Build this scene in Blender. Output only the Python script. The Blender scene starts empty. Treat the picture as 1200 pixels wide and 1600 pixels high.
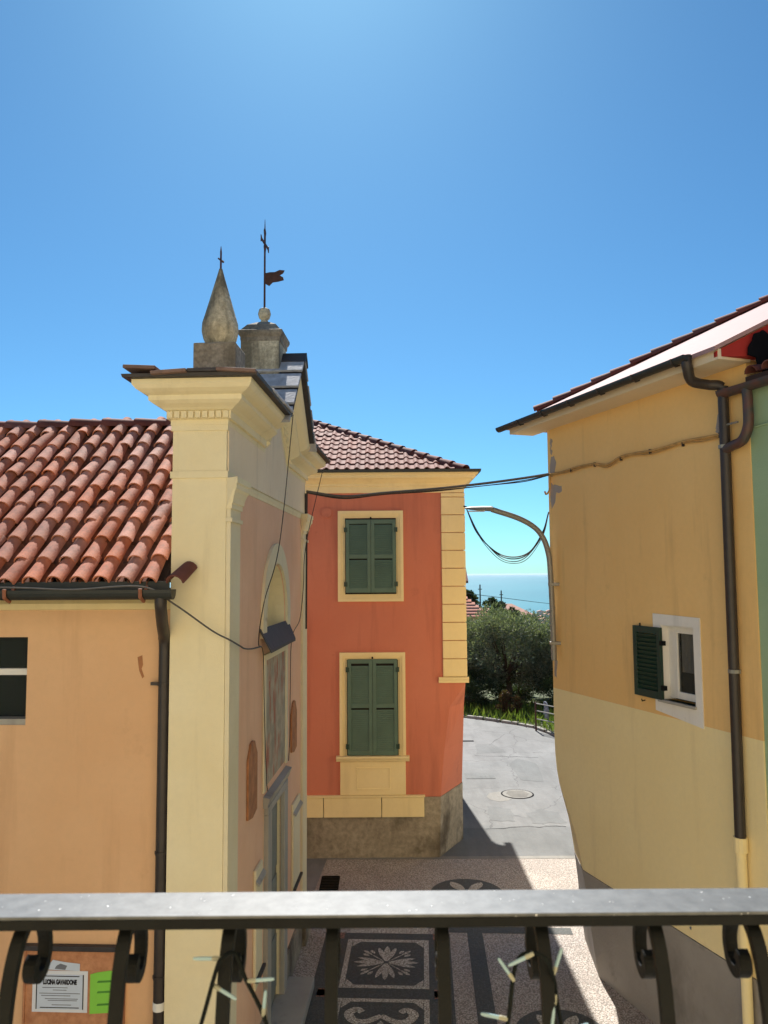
import bpy, math, random
import numpy as np
from mathutils import Vector, Matrix, Euler
R = math.radians
random.seed(7); rng = np.random.default_rng(7)
scene = bpy.context.scene
COL = scene.collection

# ------------------------------------------------------------------ camera
CAM_Z = 5.9
cam_d = bpy.data.cameras.new('camera'); cam = bpy.data.objects.new('camera', cam_d); COL.objects.link(cam)
cam_d.sensor_fit = 'VERTICAL'; cam_d.sensor_height = 24.0; cam_d.lens = 18.0
cam_d.clip_start = 0.05; cam_d.clip_end = 120000
cam.matrix_world = Matrix.Translation((0, 0, CAM_Z)) @ Matrix.Rotation(R(90) + math.atan(98/1200), 4, 'X') @ Matrix.Rotation(R(-0.4), 4, 'Z')
cam_d.dof.use_dof = True; cam_d.dof.focus_distance = 13.0; cam_d.dof.aperture_fstop = 9.0
scene.camera = cam
# ------------------------------------------------------------------ sky, sun, exposure
SUN_EL, SUN_AZ = R(48), R(-5.3)
world = bpy.data.worlds.new('World'); scene.world = world; world.use_nodes = True
nt = world.node_tree; bg = nt.nodes['Background']
sky = nt.nodes.new('ShaderNodeTexSky'); sky.sky_type = 'NISHITA'; sky.sun_disc = False
sky.sun_elevation = SUN_EL; sky.sun_rotation = SUN_AZ; sky.altitude = 100
sky.air_density = 0.8; sky.dust_density = 0.35; sky.ozone_density = 2.0
hs = nt.nodes.new('ShaderNodeMix'); hs.data_type = 'RGBA'; hs.blend_type = 'MULTIPLY'; hs.inputs[0].default_value = 1.0   # camera white balance of the whole sky
hs.inputs[7].default_value = (0.49, 0.94, 1.13, 1); nt.links.new(sky.outputs[0], hs.inputs[6])
nt.links.new(hs.outputs[2], bg.inputs[0]); bg.inputs[1].default_value = 0.061
sun_d = bpy.data.lights.new('sun', 'SUN'); sun = bpy.data.objects.new('sun', sun_d); COL.objects.link(sun)
sun_d.energy = 5.0; sun_d.angle = R(0.53); sun_d.color = (1.0, 0.955, 0.89)
sv = Vector((math.sin(SUN_AZ)*math.cos(SUN_EL), math.cos(SUN_AZ)*math.cos(SUN_EL), math.sin(SUN_EL)))
sun.rotation_euler = sv.to_track_quat('Z', 'Y').to_euler(); sun.location = sv*60
scene.view_settings.view_transform = 'Standard'; scene.view_settings.look = 'None'
scene.view_settings.exposure = 0.93; scene.view_settings.gamma = 1.0; scene.view_settings.use_curve_mapping = False
scene.render.engine = 'CYCLES'

# ------------------------------------------------------------------ mesh builder
class MB:
    def __init__(s): s.v = []; s.f = []; s.m = []
    def add(s, vs, fs, mi=0):
        o = len(s.v); s.v += [tuple(v) for v in vs]; s.f += [tuple(i+o for i in f) for f in fs]; s.m += [mi]*len(fs); return s
    def box(s, x0, x1, y0, y1, z0, z1, mi=0):
        return s.add([(x0,y0,z0),(x1,y0,z0),(x1,y1,z0),(x0,y1,z0),(x0,y0,z1),(x1,y0,z1),(x1,y1,z1),(x0,y1,z1)],
              [(0,3,2,1),(4,5,6,7),(0,1,5,4),(1,2,6,5),(2,3,7,6),(3,0,4,7)], mi)
    def prism(s, poly, axis, a, b, mi=0):
        # poly: 2D points; axis 'x': (y,z), 'y': (x,z), 'z': (x,y)
        def P(p, t): return {'x': (t, p[0], p[1]), 'y': (p[0], t, p[1]), 'z': (p[0], p[1], t)}[axis]
        n = len(poly); vs = [P(p, a) for p in poly] + [P(p, b) for p in poly]
        fs = [tuple(range(n))[::-1], tuple(range(n, 2*n))] + [(i, (i+1) % n, n+(i+1) % n, n+i) for i in range(n)]
        return s.add(vs, fs, mi)
    def loft(s, rings, closed=True, cap=True, mi=0):
        n = len(rings[0]); vs = [p for r in rings for p in r]; fs = []
        for k in range(len(rings)-1):
            for i in range(n if closed else n-1):
                j = (i+1) % n; fs.append((k*n+i, k*n+j, (k+1)*n+j, (k+1)*n+i))
        if cap and closed: fs += [tuple(range(n))[::-1], tuple(range((len(rings)-1)*n, len(rings)*n))]
        return s.add(vs, fs, mi)
    def tube(s, pts, r, seg=8, mi=0, flat=None):
        pts = [Vector(p) for p in pts]; rr = r if isinstance(r, (list, tuple)) else [r]*len(pts)
        rings = []; up = Vector((0.13, 0.31, 0.94))
        for i, p in enumerate(pts):
            d = (pts[min(i+1, len(pts)-1)] - pts[max(i-1, 0)]).normalized()
            a = d.cross(up)
            if a.length < 1e-3: a = d.cross(Vector((1, 0, 0)))
            a.normalize(); b = d.cross(a).normalized(); up = a.cross(d) if False else up
            rings.append([p + (a*math.cos(t) + b*math.sin(t))*rr[i] for t in [2*math.pi*k/seg for k in range(seg)]])
        return s.loft(rings, mi=mi)
    def lathe(s, prof, c=(0,0,0), seg=16, mi=0, ph=0.0):
        rings = [[(c[0]+r*math.cos(ph+2*math.pi*k/seg), c[1]+r*math.sin(ph+2*math.pi*k/seg), c[2]+z) for k in range(seg)] for r, z in prof]
        return s.loft(rings, mi=mi)
    def build(s, name, mat, parent=None, smooth=False, bevel=0.0, label=None):
        me = bpy.data.meshes.new(name); me.from_pydata(s.v, [], s.f)
        for m in (mat if isinstance(mat, (list, tuple)) else [mat]): me.materials.append(m)
        if any(s.m): me.polygons.foreach_set('material_index', s.m)
        fixn(me); 
        if smooth: me.shade_smooth()
        return link(name, me, parent, bevel, label, smooth)
def fixn(me):
    import bmesh
    bm = bmesh.new(); bm.from_mesh(me); bmesh.ops.recalc_face_normals(bm, faces=bm.faces); bm.to_mesh(me); bm.free(); me.update()
def link(name, me, parent=None, bevel=0.0, label=None, smooth=False):
    o = bpy.data.objects.new(name, me); COL.objects.link(o)
    if parent: o.parent = parent
    if label: o['label'] = label
    if bevel:
        b = o.modifiers.new('bevel', 'BEVEL'); b.width = bevel; b.segments = 2; b.limit_method = 'ANGLE'; b.angle_limit = R(40)
    if smooth:
        me.set_sharp_from_angle(angle=R(42))
    return o
def thing(name, label, cat, loc=(0,0,0), rz=0.0, group=None):
    o = bpy.data.objects.new(name, None); COL.objects.link(o); o.location = loc; o.rotation_euler = (0, 0, rz); o.empty_display_size = .2
    return tag(o, label, cat, group)
def tag(o, label, cat, group=None):
    o['label'] = label; o['category'] = cat
    if group: o['group'] = group
    return o
def struct(o): o['kind'] = 'structure'; return o
def stuff(o): o['kind'] = 'stuff'; return o
def cut(o, *cutters):
    """real boolean difference, baked into the mesh"""
    tmp = []
    for c in cutters:
        me = bpy.data.meshes.new('cutter'); me.from_pydata(c.v, [], c.f); fixn(me)
        t = bpy.data.objects.new('cutter', me); COL.objects.link(t); tmp.append(t)
        m = o.modifiers.new('cut', 'BOOLEAN'); m.operation = 'DIFFERENCE'; m.object = t; m.solver = 'EXACT'
    par = o.parent; o.parent = None
    bpy.context.view_layer.update()
    dg = bpy.context.evaluated_depsgraph_get()
    me = bpy.data.meshes.new_from_object(o.evaluated_get(dg), depsgraph=dg)
    o.modifiers.clear(); o.data = me; o.parent = par
    for t in tmp: bpy.data.objects.remove(t)
    return o
def arc(cx, cz, r, a0, a1, n): return [(cx+r*math.cos(R(a0+(a1-a0)*i/n)), cz+r*math.sin(R(a0+(a1-a0)*i/n))) for i in range(n+1)]
def curve(pts, n=8):
    """Catmull-Rom through points"""
    P = [Vector(p) for p in pts]; P = [2*P[0]-P[1]] + P + [2*P[-1]-P[-2]]; out = []
    for i in range(1, len(P)-2):
        for k in range(n):
            t = k/n; a, b, c, d = P[i-1:i+3]
            out.append(.5*((2*b)+(c-a)*t+(2*a-5*b+4*c-d)*t*t+(3*b-a-3*c+d)*t**3))
    return out + [P[-2]]

# ------------------------------------------------------------------ materials
def newmat(name):
    m = bpy.data.materials.new(name); m.use_nodes = True; t = m.node_tree
    return m, t, t.nodes['Principled BSDF'], t.nodes.new, t.links.new
def c4(c): return (c[0], c[1], c[2], 1)
def S(r, g, b):
    f = lambda v: (v/255/12.92) if v/255 <= .04045 else ((v/255+.055)/1.055)**2.4
    return (f(r), f(g), f(b))
def mixc(N, L, fac, a, b, blend='MIX'):
    n = N('ShaderNodeMix'); n.data_type = 'RGBA'; n.blend_type = blend
    for v, i in ((fac, 0), (a, 6), (b, 7)):
        if hasattr(v, 'node'): L(v, n.inputs[i])
        else: n.inputs[i].default_value = v if i == 0 else c4(v)
    return n.outputs[2]
def ramp(N, L, src, stops):
    n = N('ShaderNodeValToRGB'); L(src, n.inputs[0]); e = n.color_ramp.elements
    while len(e) < len(stops): e.new(0.5)
    for k, (p, c) in enumerate(stops): e[k].position = p; e[k].color = c4(c) if not isinstance(c, (int, float)) else (c, c, c, 1)
    return n.outputs[0]
def noise(N, L, co, scale, detail=4, rough=.55, stretch=None):
    n = N('ShaderNodeTexNoise'); n.inputs['Scale'].default_value = scale; n.inputs['Detail'].default_value = detail; n.inputs['Roughness'].default_value = rough
    if stretch:
        mp = N('ShaderNodeMapping'); mp.inputs['Scale'].default_value = stretch; L(co, mp.inputs[0]); co = mp.outputs[0]
    L(co, n.inputs['Vector']); return n.outputs['Fac']
def bump(N, L, bs, h, strength, dist=.01):
    b = N('ShaderNodeBump'); b.inputs['Strength'].default_value = strength; b.inputs['Distance'].default_value = dist
    L(h, b.inputs['Height']); L(b.outputs[0], bs.inputs['Normal'])
def plaster(name, a, b, stain=None, st=.35, rough=.9, bscale=70, bs_=.25, blotch=.9, sthr=(.56, .74), fine=(14, .35), stretch=(3.2, 3.2, .35)):
    m, t, bs, N, L = newmat(name); co = N('ShaderNodeTexCoord').outputs['Object']
    col = mixc(N, L, ramp(N, L, noise(N, L, co, blotch, 6, .6), [(.3, 0.0), (.72, 1.0)]), a, b)
    f = noise(N, L, co, fine[0], 5, .65)
    col = mixc(N, L, ramp(N, L, f, [(.4 if fine[1] < .5 else .36, 0.0), (.75 if fine[1] < .5 else .64, fine[1])]), col, tuple(x*(.86 if fine[1] < .5 else .35) for x in a))
    if stain:
        s1 = ramp(N, L, noise(N, L, co, 1.0, 6, .6, stretch), [(sthr[0], 0.0), (sthr[1], st)])
        col = mixc(N, L, s1, col, stain)
        s2 = ramp(N, L, noise(N, L, co, 2.3, 7, .7), [(.62, 0.0), (.8, st)])
        col = mixc(N, L, s2, col, stain)
    L(col, bs.inputs['Base Color']); bs.inputs['Roughness'].default_value = rough; bs.inputs['Specular IOR Level'].default_value = .25
    add = N('ShaderNodeMath'); add.operation = 'ADD'; L(noise(N, L, co, bscale, 3), add.inputs[0]); L(noise(N, L, co, 5, 3), add.inputs[1])
    bump(N, L, bs, add.outputs[0], bs_, .012)
    return m
def simple(name, col, rough=.6, metal=0.0, var=.25, scale=6, b=0.0, bscale=40, spec=.5, objrand=0.0, alt=None, lichen=0.0):
    m, t, bs, N, L = newmat(name); co = N('ShaderNodeTexCoord').outputs['Object']
    alt = alt or tuple(x*(1-var) for x in col)
    c = mixc(N, L, ramp(N, L, noise(N, L, co, scale, 5, .6), [(.35, 0.0), (.7, 1.0)]), col, alt)
    if lichen:
        c = mixc(N, L, ramp(N, L, noise(N, L, co, 9, 7, .75), [(.56, 0.0), (.72, lichen)]), c, S(112,104,82))
        c = mixc(N, L, ramp(N, L, noise(N, L, co, 3.2, 6, .7), [(.56, 0.0), (.7, lichen)]), c, S(92,64,54))
    if objrand:
        oi = N('ShaderNodeObjectInfo').outputs['Random']
        h = N('ShaderNodeHueSaturation'); mr = N('ShaderNodeMapRange'); L(oi, mr.inputs[0]); mr.inputs[3].default_value = 1-objrand; mr.inputs[4].default_value = 1+objrand
        L(mr.outputs[0], h.inputs['Value'])
        w = N('ShaderNodeTexWhiteNoise'); w.noise_dimensions = '1D'; L(oi, w.inputs['W'])
        m2 = N('ShaderNodeMapRange'); L(w.outputs[0], m2.inputs[0]); m2.inputs[3].default_value = 1-objrand*.8; m2.inputs[4].default_value = 1+objrand*.5; L(m2.outputs[0], h.inputs['Saturation'])
        L(c, h.inputs['Color']); c = h.outputs[0]
    L(c, bs.inputs['Base Color']); bs.inputs['Roughness'].default_value = rough; bs.inputs['Metallic'].default_value = metal; bs.inputs['Specular IOR Level'].default_value = spec
    if b: bump(N, L, bs, noise(N, L, co, bscale, 4), b, .01)
    return m
def leafmat(name, a, b, trans=.35, rough=.55):
    m, t, bs, N, L = newmat(name)
    g = N('ShaderNodeNewGeometry').outputs['Random Per Island']
    c = mixc(N, L, g, a, b); L(c, bs.inputs['Base Color']); bs.inputs['Roughness'].default_value = rough
    bs.inputs['Specular IOR Level'].default_value = .12
    tr = N('ShaderNodeBsdfTranslucent'); L(mixc(N, L, 1.0, c, (1.3, 1.5, .6), 'MULTIPLY'), tr.inputs[0])
    mx = N('ShaderNodeMixShader'); mx.inputs[0].default_value = trans; L(bs.outputs[0], mx.inputs[1]); L(tr.outputs[0], mx.inputs[2])
    L(mx.outputs[0], t.nodes['Material Output'].inputs[0]); return m
def pebbles(name, cols, joint, scale=30, b=.5):
    m, t, bs, N, L = newmat(name); co = N('ShaderNodeTexCoord').outputs['Object']
    v = N('ShaderNodeTexVoronoi'); v.inputs['Scale'].default_value = scale; L(co, v.inputs['Vector']); v.inputs['Randomness'].default_value = .9
    sp = N('ShaderNodeSeparateColor'); L(v.outputs['Color'], sp.inputs[0])
    k = len(cols); c = ramp(N, L, sp.outputs[0], [(i/(k-1), c) for i, c in enumerate(cols)])
    c = mixc(N, L, ramp(N, L, noise(N, L, co, 1.1, 5), [(.4, 0.0), (.75, .45)]), c, joint)
    j = ramp(N, L, v.outputs['Distance'], [(.42, 0.0), (.62, 1.0)])
    c = mixc(N, L, j, c, joint); L(c, bs.inputs['Base Color']); bs.inputs['Roughness'].default_value = .8; bs.inputs['Specular IOR Level'].default_value = .3
    inv = N('ShaderNodeMath'); inv.operation = 'SUBTRACT'; inv.inputs[0].default_value = 1; L(v.outputs['Distance'], inv.inputs[1])
    bump(N, L, bs, inv.outputs[0], b, .012); return m

M = {}
M['cream'] = plaster('cream_plaster', S(240,229,194), S(232,216,174), S(200,186,150), .45)
M['cream_pale'] = plaster('pale_cream_plaster', S(232,222,192), S(222,208,172), S(192,184,160), .4)
M['frieze'] = plaster('greyish_frieze_plaster', S(242,226,198), S(232,212,180), S(192,176,152), .5)
M['pink'] = plaster('pink_plaster', S(240,198,166), S(230,182,148), S(206,164,136), .4)
M['peach'] = plaster('peach_plaster', S(230,188,146), S(222,176,132), S(200,156,118), .5, blotch=.5)
M['red'] = plaster('brick_red_plaster', S(208,130,106), S(198,116,92), S(164,96,80), .6, blotch=.45, sthr=(.5, .74))
M['yellow_trim'] = plaster('yellow_trim_plaster', S(242,222,172), S(234,212,158), S(204,182,138), .3)
M['ochre'] = plaster('ochre_plaster', S(244,204,138), S(238,192,122), S(206,166,112), .55, blotch=.5)
M['lemon'] = plaster('pale_yellow_plaster', S(250,232,180), S(244,222,164), S(218,196,146), .35, blotch=.5)
M['plinth'] = plaster('grey_render', S(166,160,152), S(144,138,130), S(100,94,86), .6, bs_=.5, bscale=35, stretch=(1.2, 1.2, .8))
M['cement'] = plaster('stained_cement', S(176,166,148), S(140,130,114), S(70,62,52), .75, bs_=.8, bscale=24, sthr=(.5, .66), fine=(9, .55), stretch=(1.3, 1.3, .9), blotch=1.6)
M['grey_patch'] = plaster('grey_plaster_patch', S(168,158,150), S(150,140,134), None)
M['green'] = plaster('green_plaster', S(160,184,150), S(148,174,138), S(124,148,118), .3)
M['white'] = plaster('white_paint_plaster', S(240,238,232), S(226,222,214), S(180,176,168), .5)
M['soffit'] = plaster('soffit_cream', S(230,214,186), S(224,206,174), None)
M['maroon'] = plaster('dark_red_plaster', S(168,52,46), S(150,42,40), None)
M['matt_black'] = simple('flat_black_surface', (.006,.006,.008), .9, spec=.1)
M['stone'] = plaster('weathered_stone', S(228,218,192), S(190,176,146), S(76,72,62), .8, bs_=.8, bscale=30, sthr=(.46, .62), blotch=5, fine=(26, .7))
M['stone_grey'] = plaster('grey_block_stone', S(174,164,148), S(138,128,112), S(74,68,58), .7, bs_=.8, bscale=30, sthr=(.46, .66), blotch=4, fine=(22, .7))
M['marble'] = plaster('grey_marble', S(178,174,164), S(150,146,138), S(110,106,100), .5, rough=.6)
M['slate'] = simple('slate', S(184,184,188), .75, var=.4, scale=9, b=.5, bscale=25, objrand=.15)
M['slate_dark'] = simple('dark_slate', S(62,58,60), .6, var=.4, scale=7, b=.5, bscale=20)
M['tile'] = simple('terracotta_tile', S(202,130,98), .8, var=.2, scale=5, b=.4, bscale=50, objrand=.2, alt=S(166,100,80), lichen=.6)
M['tile_channel'] = simple('weathered_shaded_channel_tile', S(150,96,76), .9, var=.4, scale=6, b=.5, bscale=40, objrand=.2, alt=S(84,62,52), spec=.1)  # weathered brown, darkened further for the shadow gaps between cover columns
M['tile_dark'] = simple('dark_terracotta_tile', S(136,84,70), .8, spec=.25, var=.25, scale=5, b=.3, bscale=50, objrand=.14)
M['tile_brown'] = simple('brown_terracotta_tile', S(118,66,56), .8, spec=.25, var=.3, scale=5, b=.3, bscale=50, objrand=.2)
M['pale_roof'] = simple('pale_flat_roof_tile', S(170,136,134), .75, spec=.15, var=.12, scale=12, b=.25, bscale=18)
M['underlay'] = simple('roof_underlay', S(60,44,38), .9)
M['pipe'] = simple('dark_brown_metal', S(58,50,46), .45, metal=.0, var=.35, scale=5)
M['gutter'] = simple('black_green_gutter', S(44,48,46), .5, var=.3, scale=4)
M['rustpipe'] = simple('rusty_gutter', S(92,58,50), .5, var=.45, scale=8, alt=S(60,62,58))
M['copper'] = simple('copper_clip', S(150,92,64), .5, var=.3)
M['rust'] = simple('rusty_iron', S(86,54,42), .8, var=.5, scale=18, b=.3)
M['shutter'] = simple('green_shutter_paint', S(88,114,100), .6, var=.18, scale=3)
M['shutter_dark'] = simple('dark_green_shutter_paint', S(26,56,44), .45, var=.2, scale=4)
M['iron'] = simple('black_iron_paint', S(22,24,24), .5, spec=.12, var=.3, scale=30, b=.15, bscale=90)
M['cable'] = simple('grey_cable', S(88,84,80), .7, var=.3, scale=20)
M['cable_dark'] = simple('dark_cable', S(52,46,44), .7)
M['cable_ochre'] = simple('painted_cable', S(200,156,92), .8, var=.35, scale=12)
M['galv'] = simple('galvanised_steel', S(146,144,136), .45, metal=.3, var=.15, scale=6)
M['wood'] = simple('weathered_plaque_wood', S(184,124,80), .75, var=.4, scale=8, b=.3)
M['cork'] = simple('notice_board_cork', S(202,146,108), .9, var=.3, scale=12, b=.4, bscale=60, alt=S(172,116,82))
M['paper'] = simple('notice_paper', S(226,230,238), .9, var=.05)
M['paper_blue'] = simple('notice_paper_blue', S(206,218,236), .9, var=.08)
M['paper_green'] = simple('green_paper', S(140,212,80), .9, var=.08)
M['ink'] = simple('ink', S(30,32,44), .9)
M['ink_grey'] = simple('grey_ink', S(120,124,136), .9)
M['door'] = simple('grey_green_door', S(132,134,124), .6, var=.25, scale=3)
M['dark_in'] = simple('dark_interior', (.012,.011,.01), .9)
M['curtain'] = simple('lace_curtain', S(226,222,214), .9, var=.15, scale=14)
M['bark'] = simple('bark', S(92,80,66), .95, var=.5, scale=14, b=.8, bscale=25)
M['bulb'] = simple('pale_bulb_plastic', S(140,168,176), .25, var=.05)
M['bulb_base'] = simple('bulb_base', S(150,150,130), .5)
def glass():
    m, t, bs, N, L = newmat('window_glass'); bs.inputs['Base Color'].default_value = (.03,.035,.035,1); bs.inputs['Roughness'].default_value = .06
    bs.inputs['Alpha'].default_value = .45; return m
M['glass'] = glass()
def railtop():
    m, t, bs, N, L = newmat('sunlit_rail_paint'); co = N('ShaderNodeTexCoord').outputs['Object']
    c = mixc(N, L, ramp(N, L, noise(N, L, co, 60, 5, .7), [(.35, 0.0), (.7, 1.0)]), S(70,73,74), S(94,97,98))  # dark rail paint lightened to grey for the sunlit top face
    v = N('ShaderNodeTexVoronoi'); v.inputs['Scale'].default_value = 190; L(co, v.inputs['Vector'])
    dew_glints = ramp(N, L, v.outputs['Distance'], [(.12, 1.0), (.2, 0.0)])  # dew sparkle in the sun, painted as near-white specks
    sel = ramp(N, L, noise(N, L, co, 85, 2), [(.6, 0.0), (.66, 1.0)])
    mul = N('ShaderNodeMath'); mul.operation = 'MULTIPLY'; L(dew_glints, mul.inputs[0]); L(sel, mul.inputs[1])
    c = mixc(N, L, mul.outputs[0], c, (.8,.82,.84)); L(c, bs.inputs['Base Color'])
    bs.inputs['Roughness'].default_value = .42; bs.inputs['Metallic'].default_value = .15
    bump(N, L, bs, mul.outputs[0], .5, .002); return m
M['railtop'] = railtop()
def fresco():
    m, t, bs, N, L = newmat('faded_fresco'); co = N('ShaderNodeTexCoord').outputs['Object']
    c = mixc(N, L, ramp(N, L, noise(N, L, co, 3, 6, .7), [(.35, 0.0), (.65, 1.0)]), S(196,182,156), S(150,144,126))
    c = mixc(N, L, ramp(N, L, noise(N, L, co, 1.7, 6, .7, (1, 2.4, .7)), [(.5, 0.0), (.6, .85)]), c, S(176,96,70))
    c = mixc(N, L, ramp(N, L, noise(N, L, co, 6, 6, .8), [(.6, 0.0), (.7, .7)]), c, S(206,196,176))
    L(c, bs.inputs['Base Color']); bs.inputs['Roughness'].default_value = .95; return m
M['fresco'] = fresco()
def asphalt(name, a, b, crack=True):
    m, t, bs, N, L = newmat(name); co = N('ShaderNodeTexCoord').outputs['Object']
    c = mixc(N, L, ramp(N, L, noise(N, L, co, .5, 7, .65), [(.35, 0.0), (.68, 1.0)]), a, b)
    c = mixc(N, L, ramp(N, L, noise(N, L, co, 1.1, 6, .65, (2.2, .4, 1)), [(.46, 0.0), (.72, .7)]), c, tuple(x*.55 for x in a))
    c = mixc(N, L, ramp(N, L, noise(N, L, co, 5, 6, .7), [(.5, 0.0), (.75, .5)]), c, tuple(x*.6 for x in a))
    c = mixc(N, L, ramp(N, L, noise(N, L, co, 120, 2, .5), [(.4, 0.0), (.7, .5)]), c, tuple(x*.55 for x in a))
    if crack:
        v = N('ShaderNodeTexVoronoi'); v.feature = 'DISTANCE_TO_EDGE'; v.inputs['Scale'].default_value = .55
        ns = N('ShaderNodeTexNoise'); ns.inputs['Scale'].default_value = 2.5; L(co, ns.inputs['Vector'])
        ad = N('ShaderNodeMix'); ad.data_type = 'VECTOR'; ad.inputs[0].default_value = .28; L(co, ad.inputs[4]); L(ns.outputs['Color'], ad.inputs[5]); L(ad.outputs[1], v.inputs['Vector'])
        c = mixc(N, L, ramp(N, L, v.outputs['Distance'], [(.002, .5), (.006, 0.0)]), c, (.04,.04,.04))
    L(c, bs.inputs['Base Color']); bs.inputs['Roughness'].default_value = .85; bs.inputs['Specular IOR Level'].default_value = .3
    bump(N, L, bs, noise(N, L, co, 90, 3), .4, .008); return m
M['asphalt'] = asphalt('worn_asphalt', (.235,.237,.23), (.165,.167,.163))
M['asphalt_patch'] = asphalt('patched_asphalt', (.2,.205,.2), (.14,.145,.14), False)
M['concrete'] = asphalt('concrete_patch', (.29,.28,.25), (.22,.21,.19), False)
M['peb_light'] = pebbles('light_pebble_mosaic', [S(162,152,142), S(194,186,174), S(176,160,150), S(206,200,190), S(152,144,136)], S(128,120,112), 46, .35)
M['peb_white'] = pebbles('white_pebble_mosaic', [S(190,184,170), S(224,218,204), S(170,164,150), S(232,228,216)], S(140,132,120), 44, .35)
M['peb_dark'] = pebbles('dark_pebble_mosaic', [S(82,86,84), S(100,102,98), S(72,78,76), S(94,92,88)], S(78,78,74), 42, .3)
M['peb_pink'] = pebbles('pink_pebble_mosaic', [S(160,112,96), S(180,132,112), S(140,98,86)], S(100,80,70), 30)
def terrain_mat():
    m, t, bs, N, L = newmat('hillside_scrub'); co = N('ShaderNodeTexCoord').outputs['Object']
    c = mixc(N, L, ramp(N, L, noise(N, L, co, .06, 8, .7), [(.35, 0.0), (.65, 1.0)]), (.05,.07,.03), (.11,.11,.06))
    c = mixc(N, L, ramp(N, L, noise(N, L, co, .9, 5), [(.45, 0.0), (.7, .6)]), c, (.08,.12,.03)); L(c, bs.inputs['Base Color'])
    bs.inputs['Roughness'].default_value = 1; return m
M['terrain'] = terrain_mat()
def sea_mat():
    m, t, bs, N, L = newmat('sea_water'); co = N('ShaderNodeTexCoord').outputs['Object']
    c = mixc(N, L, ramp(N, L, noise(N, L, co, .0011, 6, .6, (1, .35, 1)), [(.35, 0.0), (.65, 1.0)]), (.018,.14,.165), (.028,.18,.2))
    L(c, bs.inputs['Base Color']); bs.inputs['Roughness'].default_value = .35; bs.inputs['IOR'].default_value = 1.33; bs.inputs['Specular IOR Level'].default_value = .3
    bump(N, L, bs, noise(N, L, co, .02, 6, .6), .12, 4); return m
M['sea'] = sea_mat()
M['grass'] = leafmat('grass_blade', (.06,.10,.025), (.19,.23,.06), .35)
M['olive'] = leafmat('olive_leaf', (.10,.12,.078), (.28,.30,.215), .22, .6)
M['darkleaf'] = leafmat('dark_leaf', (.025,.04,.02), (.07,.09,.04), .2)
M['redleaf'] = leafmat('red_leaf', (.10,.035,.03), (.09,.09,.04), .25)
M['far_tile'] = simple('far_roof_tile', S(206,128,100), .8, var=.2, scale=3, objrand=.12)
M['far_pink'] = simple('far_pink_roof', S(200,150,130), .85, var=.25, scale=.8)
M['far_wall'] = plaster('far_house_wall', S(226,206,180), S(210,190,164), None)
M['town'] = simple('coast_town_wall', S(222,210,200), .9, var=.2, scale=.02, objrand=.2)

# ================================================================== SETTING
def sheet(name, poly, z, mat, parent=None, thick=.0):
    b = MB(); b.add([(x, y, z) for x, y in poly], [tuple(range(len(poly)))]); return b.build(name, mat, parent)
def terrain_z(x, y):
    if y < 33: return -.03
    pts = [(33, -.03), (36, -.25), (60, -2.2), (130, -9), (500, -48), (1300, -94), (1900, -97), (2300, -104), (9000, -120)]
    for (a, za), (b, zb) in zip(pts, pts[1:]):
        if y <= b: t = (y-a)/(b-a); return za+(zb-za)*t
    return -120
ys = list(np.arange(-60, 34, 12)) + [33, 34, 36, 40, 46, 54, 62, 75, 95, 130, 180, 260, 380, 520, 700, 900, 1100, 1300, 1600, 1900, 2300]
xs = sorted([-900, -600, -400, -250, -160, -100, -60, -30, -15, 0, 5, 10, 15, 30, 60, 100, 160, 250, 400, 600, 900])
b = MB(); b.add([(x, y, terrain_z(x, y) + (random.uniform(-.5, .5)*min(3, (y-60)/80) if y > 62 else 0)) for y in ys for x in xs],
      [(j*len(xs)+i, j*len(xs)+i+1, (j+1)*len(xs)+i+1, (j+1)*len(xs)+i) for j in range(len(ys)-1) for i in range(len(xs)-1)])
struct(b.build('terrain', M['terrain']))
b = MB(); b.add([(-70000, 1500, -100), (70000, 1500, -100), (70000, 90000, -100), (-70000, 90000, -100)], [(0, 1, 2, 3)])
struct(b.build('sea', M['sea']))
# street: asphalt sheet; the far edge bends away to the right behind the yellow house
edge = [(-14, 37.2), (-6, 35.2), (0, 33.3), (3.31, 32.2), (4.76, 31.0), (5.6, 30.1), (6.1, 28.6), (6.7, 26.0), (7.4, 22.0), (8.5, 17.0)]
struct(sheet('street', [(-14, -12)] + edge + [(12, 14), (12, -12)], 0.0, M['asphalt']))
st = bpy.data.objects['street']
sheet('asphalt_strip', [(1.2, 16.66), (4.6, 16.62), (4.5, 18.5), (2.3, 18.42), (1.2, 18.45)], .004, M['asphalt_patch'], st)
sheet('concrete_joint', [(-1.4, 16.5), (4.2, 16.46), (4.2, 16.62), (-1.4, 16.64)], .008, M['concrete'], st)
sheet('concrete_repair', [(2.67, 20.95), (2.8, 21.3), (3.05, 21.43), (3.3, 21.3), (3.2, 21.1), (3.38, 20.9), (3.2, 20.6), (2.95, 20.5), (2.75, 20.65)], .004, M['concrete'], st)
for k, (a, c2) in enumerate([((2.3, 18.40), (4.2, 18.52)), ((2.9, 25.6), (4.9, 25.3)), ((3.6, 27.2), (4.4, 28.9))]):
    pts = [(a[0]+(c2[0]-a[0])*i/9, a[1]+(c2[1]-a[1])*i/9+random.uniform(-.07, .07)) for i in range(10)]
    sheet('crack', [(x, y-.006) for x, y in pts] + [(x, y+.004+random.uniform(0, .014)) for x, y in pts[::-1]], .0085, M['matt_black'], st)
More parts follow.
